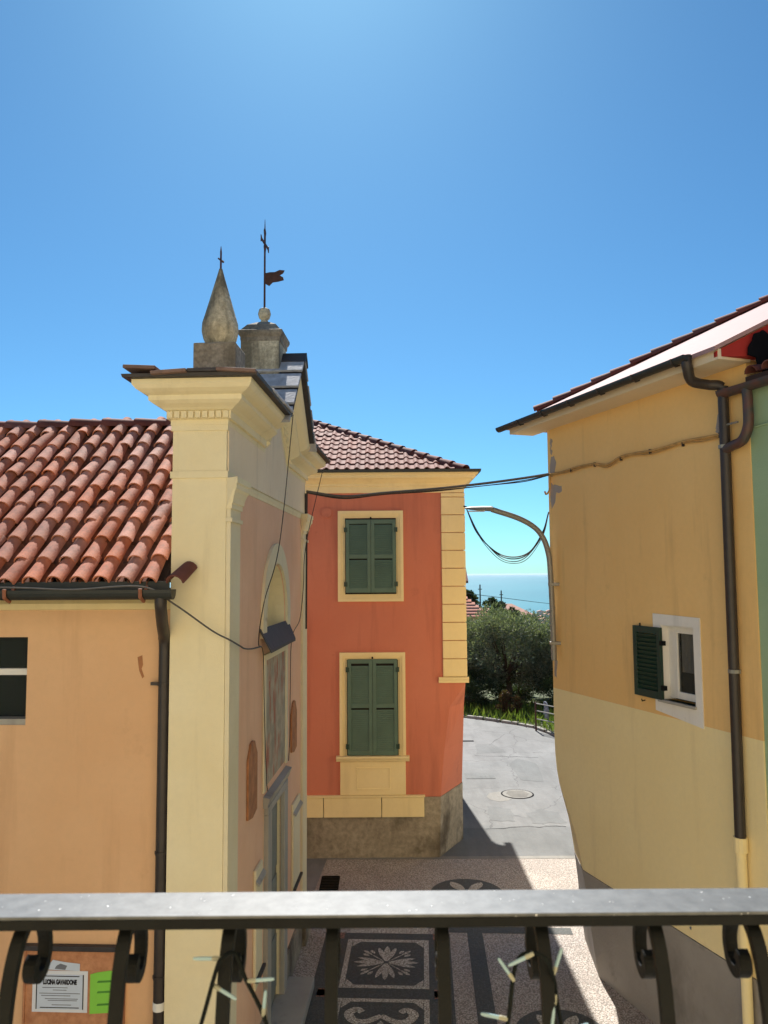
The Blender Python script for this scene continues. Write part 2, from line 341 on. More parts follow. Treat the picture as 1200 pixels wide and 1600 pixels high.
for pts in ([(3.5, 18.7), (4.3, 18.8), (4.25, 19.6), (3.9, 19.9), (3.45, 19.5)], [(2.5, 19.0), (3.1, 18.9), (3.15, 19.9), (2.6, 20.1)], [(3.9, 22.6), (4.5, 22.4), (4.7, 24.5), (4.2, 25.2), (3.8, 24.3)], [(3.0, 25.8), (4.0, 26.1), (3.7, 27.4), (3.1, 27.2)]):
    q = []
    for a, c2 in zip(pts, pts[1:]+pts[:1]):
        for t in (0, .25, .5, .75): q.append((a[0]+(c2[0]-a[0])*t+random.uniform(-.04, .04), a[1]+(c2[1]-a[1])*t+random.uniform(-.06, .06)))
    sheet('asphalt_repair', q, .0035, M['asphalt_patch'], st)
# mosaic forecourt, laid out square to the chapel
CK = -math.atan(.05)
mo = MB(); mo.add([(-1.75, -9, .004), (3.75, -9, .004), (3.75, 4.47, .004), (-1.45, 4.3, .004)], [(0, 1, 2, 3)])
mosaic = mo.build('mosaic_pavement', M['peb_light']); mosaic.location = (0, 12.2, 0); mosaic.rotation_euler = (0, 0, CK); struct(mosaic)
def ms(name, poly, z, mat): return sheet(name, poly, z, M[mat], mosaic)
def rect(x0, x1, y0, y1): return [(x0, y0), (x1, y0), (x1, y1), (x0, y1)]
ms('dark_border', rect(-1.05, -.67, -8, .98), .008, 'peb_dark'); ms('dark_border', rect(.63, .98, -8, .98), .008, 'peb_dark')
ms('dark_stripe', rect(1.27, 1.52, -8, 1.05), .008, 'peb_dark'); ms('dark_stripe', rect(.98, 3.0, 1.05, 1.28), .008, 'peb_dark')
ms('dark_stripe', rect(-1.05, .98, 1.2, 1.36), .008, 'peb_dark')
ms('dark_field', rect(-.67, .63, -6, .98), .008, 'peb_dark')
ms('white_stripe', rect(-.67, .63, .98, 1.2), .010, 'peb_white')
def petal(cx, cy, a, r0, r1, w, lobes=0):
    pts = []; n = 7
    for s in (1, -1):
        for i in (range(n+1) if s > 0 else range(n, -1, -1)):
            t = i/n; r = r0+(r1-r0)*t; ww = w*math.sin(math.pi*min(1, .08+t*.92))**.8*(.45+.55*t)
            pts.append((r, s*ww))
    ca, sa = math.cos(a), math.sin(a)
    return [(cx+x*ca-y*sa, cy+x*sa+y*ca) for x, y in pts]
def panel(cy, kind):
    h = .735; w = .665
    for (x0, x1, y0, y1) in ((-w, w-.03, cy+h-.085, cy+h), (-w, w-.03, cy-h, cy-h+.085), (-w, -w+.075, cy-h+.085, cy+h-.085), (w-.105, w-.03, cy-h+.085, cy+h-.085)):
        ms('white_frame', rect(x0, x1, y0, y1), .012, 'peb_white')
    for sx in (-1, 1):
        for sy in (-1, 1):
            x, y = -.015+sx*(w-.1), cy+sy*(h-.085); ms('white_corner', [(x, y), (x-sx*.13, y), (x, y-sy*.16)][::sx*sy], .012, 'peb_white')
            ms('pink_square', rect(-.015+sx*.83-.11, -.015+sx*.83+.11, cy+sy*(h+.12)-.1, cy+sy*(h+.12)+.1), .012, 'peb_pink')
    if kind == 0:
        for k in range(4):
            a = k*math.pi/2; L = .5 if k % 2 == 0 else .52
            for da, w_, l_ in ((0, .066, 1.0), (.29, .056, .93), (-.29, .056, .93)): ms('petal', petal(-.015, cy, a+da, .04, L*l_, w_), .012+.0008*(1+k)+.0002*(da > 0)+.0004*(da < 0), 'peb_white')
            a += math.pi/4
            ms('flower_stem', petal(-.015, cy, a, .05, .36, .016), .0135, 'peb_white')
            for da in (-.25, 0, .25): ms('small_petal', petal(-.015, cy, a+da*.7, .33, .52 if da == 0 else .45, .04), .0142+.0006*(da+.3), 'peb_white')
    else:
        for s in (-1, 1):
            path = curve([(0, .32), (.2, .18), (.36, .2), (.44, .36), (.34, .46), (.26, .4)], 5)
            l = []; r_ = []
            for i, p in enumerate(path):
                d = (path[min(i+1, len(path)-1)]-path[max(i-1, 0)]).normalized(); w_ = .045+.02*math.sin(i/len(path)*3)
                l.append((s*(p.x-d.y*w_)-.015, cy+p.y+d.x*w_)); r_.append((s*(p.x+d.y*w_)-.015, cy+p.y-d.x*w_))
            bb = MB(); n = len(l); bb.add([(x, y, .0125+.0004*s) for x, y in l+r_], [(i, i+1, n+i+1, n+i) for i in range(n-1)]); bb.build('scroll', M['peb_white'], mosaic)
        ms('petal', petal(-.015, cy-.1, math.pi/2, 0, .3, .07), .0145, 'peb_white')
panel(0.02, 0); panel(-1.72, 1); panel(-3.46, 0)
def leaf_circle(cx, cy, r):
    ms('dark_disc', [(cx+r*math.cos(t*math.pi/20), cy+r*math.sin(t*math.pi/20)) for t in range(40)], .010, 'peb_dark')
    for k in range(6): ms('petal', petal(cx, cy, k*math.pi/3-.02, .06, r*.88, r*.2), .0135+.0003*k, 'peb_white')
leaf_circle(1.36, 2.62, .68); leaf_circle(2.32, -1.75, .6); leaf_circle(2.3, -4.6, .6)

# kerb stones and grass verge beyond the road
kerb = bpy.data.objects.new('kerb', None); COL.objects.link(kerb); struct(kerb)
cp = curve([(x, y, 0) for x, y in edge], 12); acc = 0; last = cp[0]; stones = [cp[0]]
for p in cp[1:]:
    if (p-stones[-1]).length > .75: stones.append(p)
kb = MB(); kb.box(-.36, .36, 0, .16, -.05, .09); kme = None
for a, c_ in zip(stones, stones[1:]):
    if kme is None: o = kb.build('kerb_stone', simple('kerb_stone', S(150,146,136), .9, var=.3, b=.5, objrand=.15), kerb, bevel=.015); kme = o.data
    else: o = link('kerb_stone', kme, kerb, .015)
    d = c_-a; o.location = ((a.x+c_.x)/2, (a.y+c_.y)/2, random.uniform(-.015, .01)); o.rotation_euler = (0, 0, math.atan2(d.y, d.x)+math.pi*0+random.uniform(-.03, .03))
def inside_verge(x, y):
    for (x0, y0), (x1, y1) in zip(edge, edge[1:]):
        if y1 <= y <= y0: return x > x0+(x1-x0)*(y0-y)/(y0-y1)+.12
    return y > 37
def leaves(name, pts, dirs, L, W, mat, parent=None, jit=.35):
    """two-triangle leaf faces, one mesh"""
    n = len(pts); pts = np.asarray(pts); d = np.asarray(dirs); d = d/np.linalg.norm(d, axis=1, keepdims=True)
    u = rng.normal(size=(n, 3)); s = np.cross(d, u); s /= np.linalg.norm(s, axis=1, keepdims=True)
    l = (L*(1+jit*rng.uniform(-1, 1, n)))[:, None]; w = (W*(1+jit*rng.uniform(-1, 1, n)))[:, None]
    v = np.stack([pts, pts+d*l*.5+s*w, pts+d*l, pts+d*l*.5-s*w], 1).reshape(-1, 3).astype(np.float32)
    me = bpy.data.meshes.new(name); me.vertices.add(4*n); me.vertices.foreach_set('co', v.ravel())
    me.loops.add(4*n); me.loops.foreach_set('vertex_index', np.arange(4*n, dtype=np.int32))
    me.polygons.add(n); me.polygons.foreach_set('loop_start', np.arange(0, 4*n, 4, dtype=np.int32))
    me.update(calc_edges=True); me.validate(); me.materials.append(mat)
    return link(name, me, parent)
gp = []
while len(gp) < 9000:
    x, y = random.uniform(1.5, 11), random.uniform(24, 36.5)
    if inside_verge(x, y): gp.append((x, y, .02+terrain_z(x, y)*(y > 33)))
gp = np.array(gp); gd = np.stack([rng.normal(0, .35, len(gp)), rng.normal(0, .35, len(gp)), np.ones(len(gp))], 1)
g = leaves('grass', gp, gd, .3, .02, M['grass'], None, .75); stuff(g); g['label'] = 'bright green grass on the verge under the olive trees'
vb = MB(); vp = [(x+.1, y+.05, .03) for x, y in edge]; n = len(vp)
vb.add(vp+[(14, 14, .03), (14, 40, -.4), (-14, 40, -.4)], [tuple(range(n+3))]); struct(vb.build('verge', simple('verge_soil', (.09,.12,.035), .95, var=.5, scale=3, b=.6, alt=(.06,.05,.03))))

# ================================================================== CHAPEL
OC = (-1.642, 7.952, 0)
ch = thing('chapel', 'small chapel with cream corner pilaster, terracotta nave roof and stone pinnacle', 'chapel', OC, CK)
W = 5.3; T = .57; B = 7.48; MID = 2.66
fac = MB().prism([(0, 0), (W, 0), (W, B), (3.46, B), (MID, 8.28), (1.86, B), (0, B)], 'x', -T, 0).build('facade_wall', M['cream'], ch)
# central arched recess and doorway are real openings
arch_cut = MB().prism([(1.92, 5.12), (3.40, 5.12)] + [(2.66+.74*math.cos(R(a)), 5.32+.74*math.sin(R(a))) for a in range(0, 181, 12)], 'x', -.34, .2)
door_cut = MB().box(-.3, .2, 2.2, 3.12, -.1, 2.9)
cut(fac, arch_cut, door_cut)
lin = MB(); ap = [(1.925, 5.125), (3.395, 5.125)] + [(2.66+.735*math.cos(R(a)), 5.32+.735*math.sin(R(a))) for a in range(0, 181, 12)]
lin.loft([[(.0, y, z) for y, z in ap], [(-.335, y, z) for y, z in ap]], cap=False); lin.add([(-.335, y, z) for y, z in ap], [tuple(range(len(ap)))])
lin.build('niche_lining', M['cream'], ch)
# rendered pink field of the facade between the pilasters, grey frieze above
def yz_panel(name, poly, x0, x1, mat, holes=(), **k):
    o = MB().prism(poly, 'x', x0, x1).build(name, M[mat], ch, **k)
    return cut(o, *holes) if holes else o
yz_panel('pink_field', [(.45, .5), (W-.45, .5), (W-.45, 6.838), (.45, 6.838)], .001, .012, 'pink', (arch_cut, door_cut))
yz_panel('frieze', [(.04, 6.95), (W-.04, 6.95), (W-.04, B+.02), (3.44, B+.02), (MID, 8.26), (1.88, B+.02), (.04, B+.02)], .001, .016, 'frieze')
# pale surround of the arch
so = [(2.66+.98*math.cos(R(a)), 5.36+.98*math.sin(R(a))) for a in range(0, 181, 9)]
si = [(2.66+.745*math.cos(R(a)), 5.32+.745*math.sin(R(a))) for a in range(0, 181, 9)]
sur = MB(); n = len(so)
for x in (.013, .05): sur.add([(x, y, z) for y, z in so+si], [(i, i+1, n+i+1, n+i) for i in range(n-1)])
sur.loft([[(.013, y, z) for y, z in so], [(.05, y, z) for y, z in so]], closed=False); sur.loft([[(.013, y, z) for y, z in si], [(.05, y, z) for y, z in si]], closed=False)
for y0, y1 in ((1.68, 1.915), (3.405, 3.64)): sur.box(.013, .05, y0, y1, 5.12, 5.36)
sur.build('arch_surround', M['cream_pale'], ch)
# sloping slate hood below the arch
hd = MB(); hd.add([(.02, 1.62, 5.24), (.02, 3.6, 5.24), (.15, 3.5, 4.98), (.15, 1.66, 4.98), (.02, 1.62, 5.20), (.02, 3.6, 5.20), (.15, 3.5, 4.94), (.15, 1.66, 4.94)],
       [(0, 1, 2, 3), (4, 7, 6, 5), (0, 3, 7, 4), (1, 5, 6, 2), (3, 2, 6, 7), (0, 4, 5, 1)]); hd.build('slate_hood', M['slate_dark'], ch)
fr = MB().box(.013, .022, 1.95, 3.38, 3.24, 4.82).build('fresco_panel', M['fresco'], ch, label='faded fresco in grey and red above the door')
for (y0, y1, z0, z1) in ((1.83, 1.95, 3.2, 4.9), (3.38, 3.5, 3.2, 4.9), (1.95, 3.38, 4.82, 4.9)): MB().box(.013, .04, y0, y1, z0, z1).build('fresco_frame', M['cream_pale'], ch, bevel=.006)
# door surround
MB().prism([(.013, 3.0), (.06, 3.0), (.08, 3.06), (.1, 3.12), (.013, 3.14)], 'y', 1.9, 3.5).build('door_cornice', M['marble'], ch)
for (y0, y1, z0, z1) in ((1.96, 2.2, .0, 2.9), (3.12, 3.36, .0, 2.9), (1.96, 3.36, 2.9, 3.0)): MB().box(-.02, .07, y0, y1, z0, z1).build('door_frame', M['marble'], ch, bevel=.01)
dr = MB().box(-.1, -.05, 2.2, 3.12, .1, 2.9).build('door', M['door'], ch)
for k in range(2):
    for z0, z1 in ((.3, 1.0), (1.1, 1.8), (1.9, 2.75)): MB().box(-.049, -.03, 2.26+k*.45, 2.62+k*.45, z0, z1).build('door_panel', M['door'], dr, bevel=.012)
MB().box(-.05, .42, 1.7, 3.6, .02, .16).build('doorstep', M['marble'], ch, bevel=.012)
MB().box(.0, .05, .05, 1.95, .02, .5).build('base_course', M['cement'], ch); MB().box(.0, .05, 3.37, W, .02, .5).build('base_course', M['cement'], ch)
# plaques
def plaque(y0, y1, z0, z1):
    m = (y0+y1)/2; w = (y1-y0)/2
    p = [(y0, z0+.04), (m, z0), (y1, z0+.04), (y1, z1-.18), (m+.16, z1-.1), (m+.1, z1-.02), (m, z1), (m-.1, z1-.02), (m-.16, z1-.1), (y0, z1-.18)]
    MB().prism(p, 'x', .013, .04).build('plaque', M['wood'], ch, bevel=.008)
plaque(.97, 1.44, 3.1, 3.98); plaque(3.86, 4.32, 3.2, 3.98)
# blind side windows with slate ledges
for y0, y1 in ((1.36, 1.74), (3.96, 4.6)):
    MB().box(.013, .05, y0, y1, 1.1, 2.45).build('blind_window', M['cream_pale'], ch, bevel=.01)
    MB().prism([(.05, 2.31), (.09, 2.28), (.09, 2.30), (.05, 2.34)], 'y', y0-.02, y1+.02).build('slate_ledge', M['marble'], ch)
    MB().box(.05, .09, y0-.02, y1+.02, 1.2, 1.23).build('slate_sill', M['slate_dark'], ch)
# pilasters on the facade with capitals, and the moulding that links them
CAP = [(0, 0), (.05, 0), (.05, .05), (.08, .06), (.10, .11), (.15, .17), (.2, .2), (.2, .25), (.23, .26), (.23, .32), (0, .32)]
def cap_piece(y0, y1, z, sc=1.0):
    rings = []
    for (yy, s) in ((y0, -1), (y1, 1)): rings.append([(.0 if o == 0 else .045+o*sc, yy+s*o*sc, z+u) for o, u in CAP])
    return MB().loft(rings)
for y0, y1 in ((.004, .44), (W-.44, W-.004)):
    MB().box(.001, .05, y0, y1, .5, 6.62).build('pilaster', M['cream_pale'], ch, bevel=.006)
    MB().box(.001, .11, y0-.04, y1+.04, 0, .5).build('pilaster_base', M['cement'], ch, bevel=.01)
    cap_piece(y0, y1, 6.6, .42).build('pilaster_capital', M['cream'], ch)
    MB().box(.001, .07, y0-.02, y1+.02, 6.46, 6.5).build('astragal', M['cream_pale'], ch)
MB().prism([(.001, 6.84), (.018, 6.84), (.022, 6.87), (.03, 6.89), (.03, 6.92), (.001, 6.935)], 'y', .56, W-.56).build('architrave', M['cream'], ch)
# side-face string line
MB().box(-T-.02, .02, -.018, .3, 6.92, 6.99).build('string_course', M['cream'], ch); MB().box(-T-.015, .015, -.014, .3, 7.42, 7.5).build('string_course', M['cream'], ch)
# crowning cornice swept round the corner and up the gable
PR = [(0, 0), (.02, 0), (.02, .06), (.055, .06), (.055, .14), (.075, .15), (.10, .17), (.16, .2), (.2, .23), (.2, .28), (.25, .3), (.30, .33), (.33, .37), (.33, .42), (-.28, .42), (-.28, 0)]
def stations(o, u):
    t = .41421
    return [(-T-o, .85, B+u), (-T-o, -o, B+u), (o, -o, B+u), (o, 1.86-t*u, B+u), (o, MID, 8.28+1.41421*u), (o, 3.46+t*u, B+u), (o, W+o, B+u), (-T, W+o, B+u)]
rings = list(zip(*[stations(o, u) for o, u in PR]))
MB().loft([list(r) for r in rings]).build('cornice', M['cream'], ch)
SL = [(-.28, .423), (.40, .423), (.41, .455), (-.28, .455)]
rings = list(zip(*[stations(o, u) for o, u in SL])); rings[0] = [(x, min(y, .85), z) for x, y, z in rings[0]]
MB().loft([list(r) for r in rings]).build('coping_slab', M['slate_dark'], ch)
# dentil slots
dm = None
def dent(loc, rot=(0, 0, 0)):
    global dm
    if dm is None: o = MB().box(-.027, .027, -.03, .012, -.036, .034).build('dentil', M['cream'], ch, bevel=.003); dm = o.data
    else: o = link('dentil', dm, ch)
    o.location = loc; o.rotation_euler = rot
for k in range(9): dent((-T-.01+k*.0735, -.056, B+.1))
for k in range(11):
    y = 2.74+k*.075; dent((.056, y, 8.28-(y-MID)+.141), (R(-45), 0, R(90)))
    dent((.056, 2*MID-y, 8.28-(y-MID)+.141), (R(45), 0, R(90)))
# loose slates along the coping: wing slabs and the steps of the rake
def slate(x0, x1, y0, y1, z, rx=0., ry=0., mat='slate', th=.035):
    o = MB().box(x0, x1, -(y1-y0)/2, (y1-y0)/2, 0, th).build('slate', M[mat], ch, bevel=.006); o.location = (0, (y0+y1)/2, z); o.rotation_euler = (rx, ry, 0); return o
zt = B+.457
M['slab_brown'] = simple('brown_slab', S(132,104,92), .7, var=.35, scale=9, b=.4, objrand=.15)
slate(-.95, -.62, -.45, .3, zt, .0, R(3), 'slab_brown'); slate(-.66, -.3, -.47, .28, zt+.01, 0, R(-3), 'slab_brown'); slate(.0, .40, -.46, .35, zt+.005, 0, R(4), 'slab_brown')
slate(-.3, .0, -.44, .2, zt+.002, 0, 0, 'slate_dark'); slate(-.3, .42, .4, 1.05, zt+.003, 0, R(2)); slate(-.3, .43, 1.0, 1.62, zt+.012, R(1), R(2))
t45 = R(45); up0 = 8.28+1.41421*.458
for k in range(4):
    d = .14+k*.31; o = slate(-.28, .42-.006*k, -.17, .17, 0)
    o.location = (0, MID-d*.94-.02, up0-d*.94-.02+.012); o.rotation_euler = (R(43), 0, 0)
    o = slate(-.28, .42, -.17, .17, 0); o.location = (0, MID+d*.94+.02, up0-d*.94-.02+.012); o.rotation_euler = (R(-43), 0, 0)
MB().prism([(MID-.13, up0-.10), (MID, up0+.05), (MID+.13, up0-.10), (MID+.13, up0-.06), (MID, up0+.09), (MID-.13, up0-.06)], 'x', .1, .44).build('ridge_slab', M['slate_dark'], ch)
# corner pinnacle
MB().box(-.40, .06, .1, .56, 7.9, 8.40).build('pinnacle_block', M['stone_grey'], ch, bevel=.012)
MB().lathe([(.145, 8.38), (.165, 8.40), (.15, 8.43), (.185, 8.5), (.205, 8.58), (.2, 8.66), (.17, 8.76), (.13, 8.9), (.088, 9.05), (.045, 9.2), (.018, 9.3), (.0, 9.31)], (-.17, .33, 0), 12).build('pinnacle', M['stone'], ch, smooth=True)
fi = MB().tube([(-.17, .33, 9.27), (-.17, .33, 9.5), (-.17, .33, 9.56)], [.012, .011, .003], 6)
fi.build('finial', M['rust'], ch)
for z, w in ((9.40, .1),): MB().tube([(-.172, .33-w, z-.02), (-.168, .33+w*.9, z+.02)], [.008, .014], 6).build('finial_cross_arm', M['rust'], ch)
# pedestal and weathervane on the apex
MB().box(-.44, .10, 2.39, 2.93, 8.2, 9.17).build('weathervane_pedestal', M['stone'], ch, bevel=.012)
MB().loft([[(-.165-w, MID-w, z), (-.165+w, MID-w, z), (-.165+w, MID+w, z), (-.165-w, MID+w, z)] for w, z in ((.272, 9.12), (.278, 9.15), (.278, 9.18), (.298, 9.21), (.308, 9.24), (.308, 9.27), (.27, 9.29), (.2, 9.38), (.1, 9.44), (.06, 9.46))]).build('pedestal_cap', M['stone_grey'], ch)
MB().lathe([(.05, 9.43), (.06, 9.47), (.045, 9.5), (.075, 9.53), (.092, 9.59), (.075, 9.655), (.03, 9.68)], (-.165, MID, 0), 14).build('stone_ball', M['stone'], ch, smooth=True)
wv = MB().tube([(-.165, MID, 9.62), (-.165, MID, 10.75), (-.165, MID, 10.98)], [.016, .014, .003], 6).build('weathervane_rod', M['rust'], ch)
flag = [(0, 0), (.05, -.03), (.1, .02), (.18, .03), (.26, .05), (.25, .09), (.2, .12), (.25, .15), (.27, .19), (.2, .2), (.13, .17), (.06, .17), (0, .16)]
MB().prism([(-.15+x, 10.03+z) for x, z in flag], 'y', MID-.006, MID+.006).build('weathervane_flag', M['rust'], wv)
cross = [(-.02, 0), (.02, 0), (.03, .12), (.05, .16), (.03, .2), (.16, .2), (.2, .17), (.2, .27), (.16, .24), (.03, .24), (.03, .34), (.05, .4), (0, .46), (-.05, .4), (-.03, .34), (-.03, .24), (-.16, .24), (-.2, .27), (-.2, .17), (-.16, .2), (-.03, .2), (-.05, .16), (-.03, .12)]
co_ = MB().prism([(x, z) for x, z in cross], 'x', -.006, .006).build('weathervane_cross', M['rust'], wv); co_.location = (-.165, MID, 10.4); co_.rotation_euler = (0, 0, R(-4))
# ---- nave: peach side wall, roof of cover and channel tiles
wall = MB().box(-9, -T, .12, 5.2, 0, 5.62).build('nave_wall', M['peach'], ch)
cut(wall, MB().box(-3.05, -2.13, 0, .42, 4.36, 5.27))
MB().prism([(.119, 5.55), (.085, 5.56), (.07, 5.62), (.119, 5.7)], 'x', -9, -T-.001).build('eaves_band', M['yellow_trim'], ch)
wf = MB().box(-3.04, -2.14, .30, .34, 4.42, 5.26).build('window', M['dark_in'], ch)
MB().box(-3.04, -2.14, .24, .30, 4.86, 4.93).build('window_bar', M['white'], wf, bevel=.006); MB().box(-3.05, -2.135, .13, .32, 4.36, 4.42).build('window_sill', M['marble'], wf)
MB().box(-3.04, -2.14, .27, .276, 4.42, 5.26).build('window_pane', M['glass'], wf)
SLOPE = math.atan2(2.13, 2.85); ey, ez = -.27, 5.83
tn = math.tan(SLOPE)
rf = MB(); rf.add([(-9, ey+.05, ez-.04), (-T-.02, ey+.05, ez-.04), (-T-.02, MID, ez-.04+tn*(MID-ey-.05)), (-9, MID, ez-.04+tn*(MID-ey-.05))], [(0, 1, 2, 3)])
rf.add([(-9, 2*MID-ey-.05, ez-.04), (-T-.02, 2*MID-ey-.05, ez-.04), (-T-.02, MID, ez-.045+tn*(MID-ey-.05)), (-9, MID, ez-.045+tn*(MID-ey-.05))], [(0, 3, 2, 1)])
rf.box(-9, -T-.02, ey+.06, .1, ez-.12, ez-.05)
roof = rf.build('roof', M['underlay'], ch)
def cover_mesh(name, r0, r1, L, th, mat, up=1):
    m = MB(); n = 7
    def ring(r, y, dz=0): return [(r*math.cos(math.pi*i/n), y, up*r*math.sin(math.pi*i/n)*.92+dz) for i in range(n+1)]
    for a, b_ in ((ring(r0, 0), ring(r1, L)), (ring(r0-th, 0), ring(r1-th, L)), (ring(r0, 0), ring(r0-th, 0))): m.loft([a, b_], closed=False)
    me = bpy.data.meshes.new(name); me.from_pydata(m.v, [], m.f); me.materials.append(mat); fixn(me); me.shade_smooth(); me.set_sharp_from_angle(angle=R(50)); return me
cov = cover_mesh('cover_tile', .089, .073, .46, .016, M['tile']); chn = cover_mesh('channel_tile', .108, .094, .46, .012, M['tile_channel'], -1)
SP = .243; EX = 3.56/9.6
ncol = 16; nrow = 10
for r_ in range(nrow):
    for c_ in range(ncol):
        s = r_*EX
        for kind in (0, 1):
            x = -T-.13-c_*SP-(SP/2 if kind else 0)
            o = link('channel_tile' if kind else 'roof_tile', chn if kind else cov, roof)
            jy = random.uniform(-.02, .02); lift = .035 if not kind else .055
            sl = s+jy+(.03 if kind else 0)
            o.location = (x+random.uniform(-.008, .008), ey+sl*math.cos(SLOPE)-lift*math.sin(SLOPE), ez+sl*math.sin(SLOPE)+lift*math.cos(SLOPE)-.02)
            o.rotation_euler = (SLOPE-R(2.2)+random.uniform(-.03, .03), random.uniform(-.08, .08), random.uniform(-.05, .05))
rcov = cover_mesh('ridge_tile', .145, .105, .5, .02, M['tile_brown'])
for k in range(14):
    o = link('ridge_tile', rcov, roof); o.location = (-T-.02-k*.46-.46, MID-.02, ez+tn*(MID-ey)-.02+random.uniform(-.008, .008)); o.rotation_euler = (0, R(2), R(-90))
    o.location.x += .46
lo = link('roof_tile', cover_mesh('verge_tile', .1, .085, .34, .016, M['tile_brown']), roof); lo.location = (-.43, -.3, 5.83); lo.rotation_euler = (R(27), 0, R(-12)); lo['label'] = 'dark red tile at the end of the eaves beside the pilaster'
# small scar in the plaster
MB().prism([(-.95, 5.06), (-.90, 5.08), (-.89, 4.98), (-.905, 4.94), (-.875, 4.86), (-.895, 4.84), (-.93, 4.92), (-.94, 4.98)], 'y', .1185, .121).build('plaster_scar', M['wood'], ch)
# gutter and downpipe
gt = MB(); ga = [(-.37+.085*math.cos(R(a)), 5.77+.1*math.sin(R(a))) for a in range(180, 361, 20)]; gi = [(y*.98-.007, z+.006) for y, z in ga[::-1]]
gt.prism(ga+[(-.29, 5.77), (-.295, 5.765)], 'x', -9, -.42); gt.build('gutter', M['gutter'], ch)
MB().box(-9, -.5, -.27, -.24, 5.7, 5.85).build('eaves_board', M['gutter'], ch)
for x in (-.72, -2.08, -3.4): MB().tube([(x, -.28, 5.80), (x, -.37, 5.655), (x, -.46, 5.70), (x, -.465, 5.78)], .02, 6).build('gutter_bracket', M['copper'], ch)
MB().tube(curve([(-.55, -.36, 5.70), (-.55, -.35, 5.6), (-.59, -.18, 5.42), (-.63, .0, 5.28), (-.637, .045, 5.15), (-.637, .045, 5.0), (-.637, .045, 3.0), (-.637, .045, .1)], 5), .06, 10).build('downpipe', M['pipe'], ch, smooth=True)
for z in (5.25, 4.78, 3.1, 1.9): MB().tube([(-.637, .045, z), (-.637, .045, z+.03)], .069, 10).build('pipe_clip', M['pipe'], ch)
MB().box(-.78, -.54, .04, .08, 4.78, 4.81).build('pipe_bracket', M['pipe'], ch)
MB().tube([(-.637, .045, 1.6), (-.637, .045, 1.68)], .063, 10).build('pipe_band', M['white'], ch)
# notice board on the nave wall and its papers
nb = thing('notice_board', 'cork notice board with dark wooden ledge on the peach chapel wall', 'notice board', (0, 0, 0), 0)
def cw(x, y, z): v = Matrix.Rotation(CK, 4, 'Z') @ Vector((x, y, z)); return Vector((v.x+OC[0], v.y+OC[1], v.z))
def place(o, x, y, z): o.location = cw(x, y, z); o.rotation_euler = (0, 0, CK)
place(nb, -1.53, .12, 1.35)
MB().box(-.5, .5, -.03, 0, 0, .78).build('board', M['cork'], nb)
MB().box(-.53, .53, -.07, 0, .78, .83).build('ledge', M['slate_dark'], nb, bevel=.008)
for x in (-.52, .5): MB().box(x, x+.02, -.045, 0, -.02, .78).build('frame_side', M['cork'], nb)
MB().box(-.5, .5, -.045, 0, -.03, 0).build('frame_bottom', M['cork'], nb)
def textmesh(name, s, size, mat, parent, loc, bold=0.0):
    cu = bpy.data.curves.new(name, 'FONT'); cu.body = s; cu.size = size; cu.align_x = 'CENTER'; cu.offset = bold
    t = bpy.data.objects.new(name, cu); COL.objects.link(t); bpy.context.view_layer.update(); dg = bpy.context.evaluated_depsgraph_get()
    me = bpy.data.meshes.new_from_object(t.evaluated_get(dg)); bpy.data.objects.remove(t); me.materials.append(mat) if not me.materials else None; me.materials[0] = mat
    o = link(name, me, parent); o.rotation_euler = (R(90), 0, 0); o.location = loc; return o
p1 = thing('death_notice', 'white paper notice with black heading and dark border on the cork board', 'notice'); place(p1, -1.67, .085, 1.53)
MB().box(-.285, .285, -.002, 0, 0, .40).build('sheet', M['paper'], p1); MB().box(-.24, .24, -.0045, -.0025, .03, .365).build('printed_area', M['paper_blue'], p1)
for (x0, x1, z0, z1) in ((-.245, -.235, .03, .365), (.235, .245, .03, .365), (-.2, .2, .345, .353), (-.2, .2, .042, .05)): MB().box(x0, x1, -.0065, -.005, z0, z1).build('border_line', M['ink'], p1)
h = textmesh('heading', 'LUCINA GAVARDONE', .062, M['ink'], p1, (0, -.0066, .272), .0045); h.scale = (.56, 1.0, 1)
for z, w, x in ((.235, .26, -.05), (.212, .14, 0), (.18, .42, 0), (.158, .3, -.04), (.128, .34, .02), (.112, .3, .03), (.07, .2, .02)): MB().box(x-w/2, x+w/2, -.0062, -.005, z, z+.006).build('text_line', M['ink_grey'], p1)
p2 = thing('torn_paper', 'torn bluish paper scrap pinned above the white notice', 'paper'); place(p2, -1.67, .085, 1.94)
MB().prism([(-.15, 0), (.2, -.01), (.2, .06), (.04, .075), (-.08, .095), (-.1, .07), (-.15, .06)], 'y', -.002, 0).build('scrap', M['paper_blue'], p2); MB().prism([(-.06, .01), (.05, .0), (.07, .04), (0, .06), (-.04, .04)], 'y', -.004, -.0025).build('picture', M['ink_grey'], p2)
p3 = MB().prism([(-.13, 0), (.15, .02), (.15, .41), (.07, .42), (-.06, .40), (-.13, .38)], 'y', -.002, 0).build('green_flyer', M['paper_green'], None); tag(p3, 'bright green paper beside the white notice on the cork board', 'flyer'); place(p3, -1.23, .085, 1.52)
for z in (.08, .2, .3):
    q = MB().prism([(-.06, z), (.09, z+.01), (.1, z+.03), (-.05, z+.02)], 'y', -.004, -.0025).build('printed_mark', simple('green_ink', S(84,150,60), .9), p3)

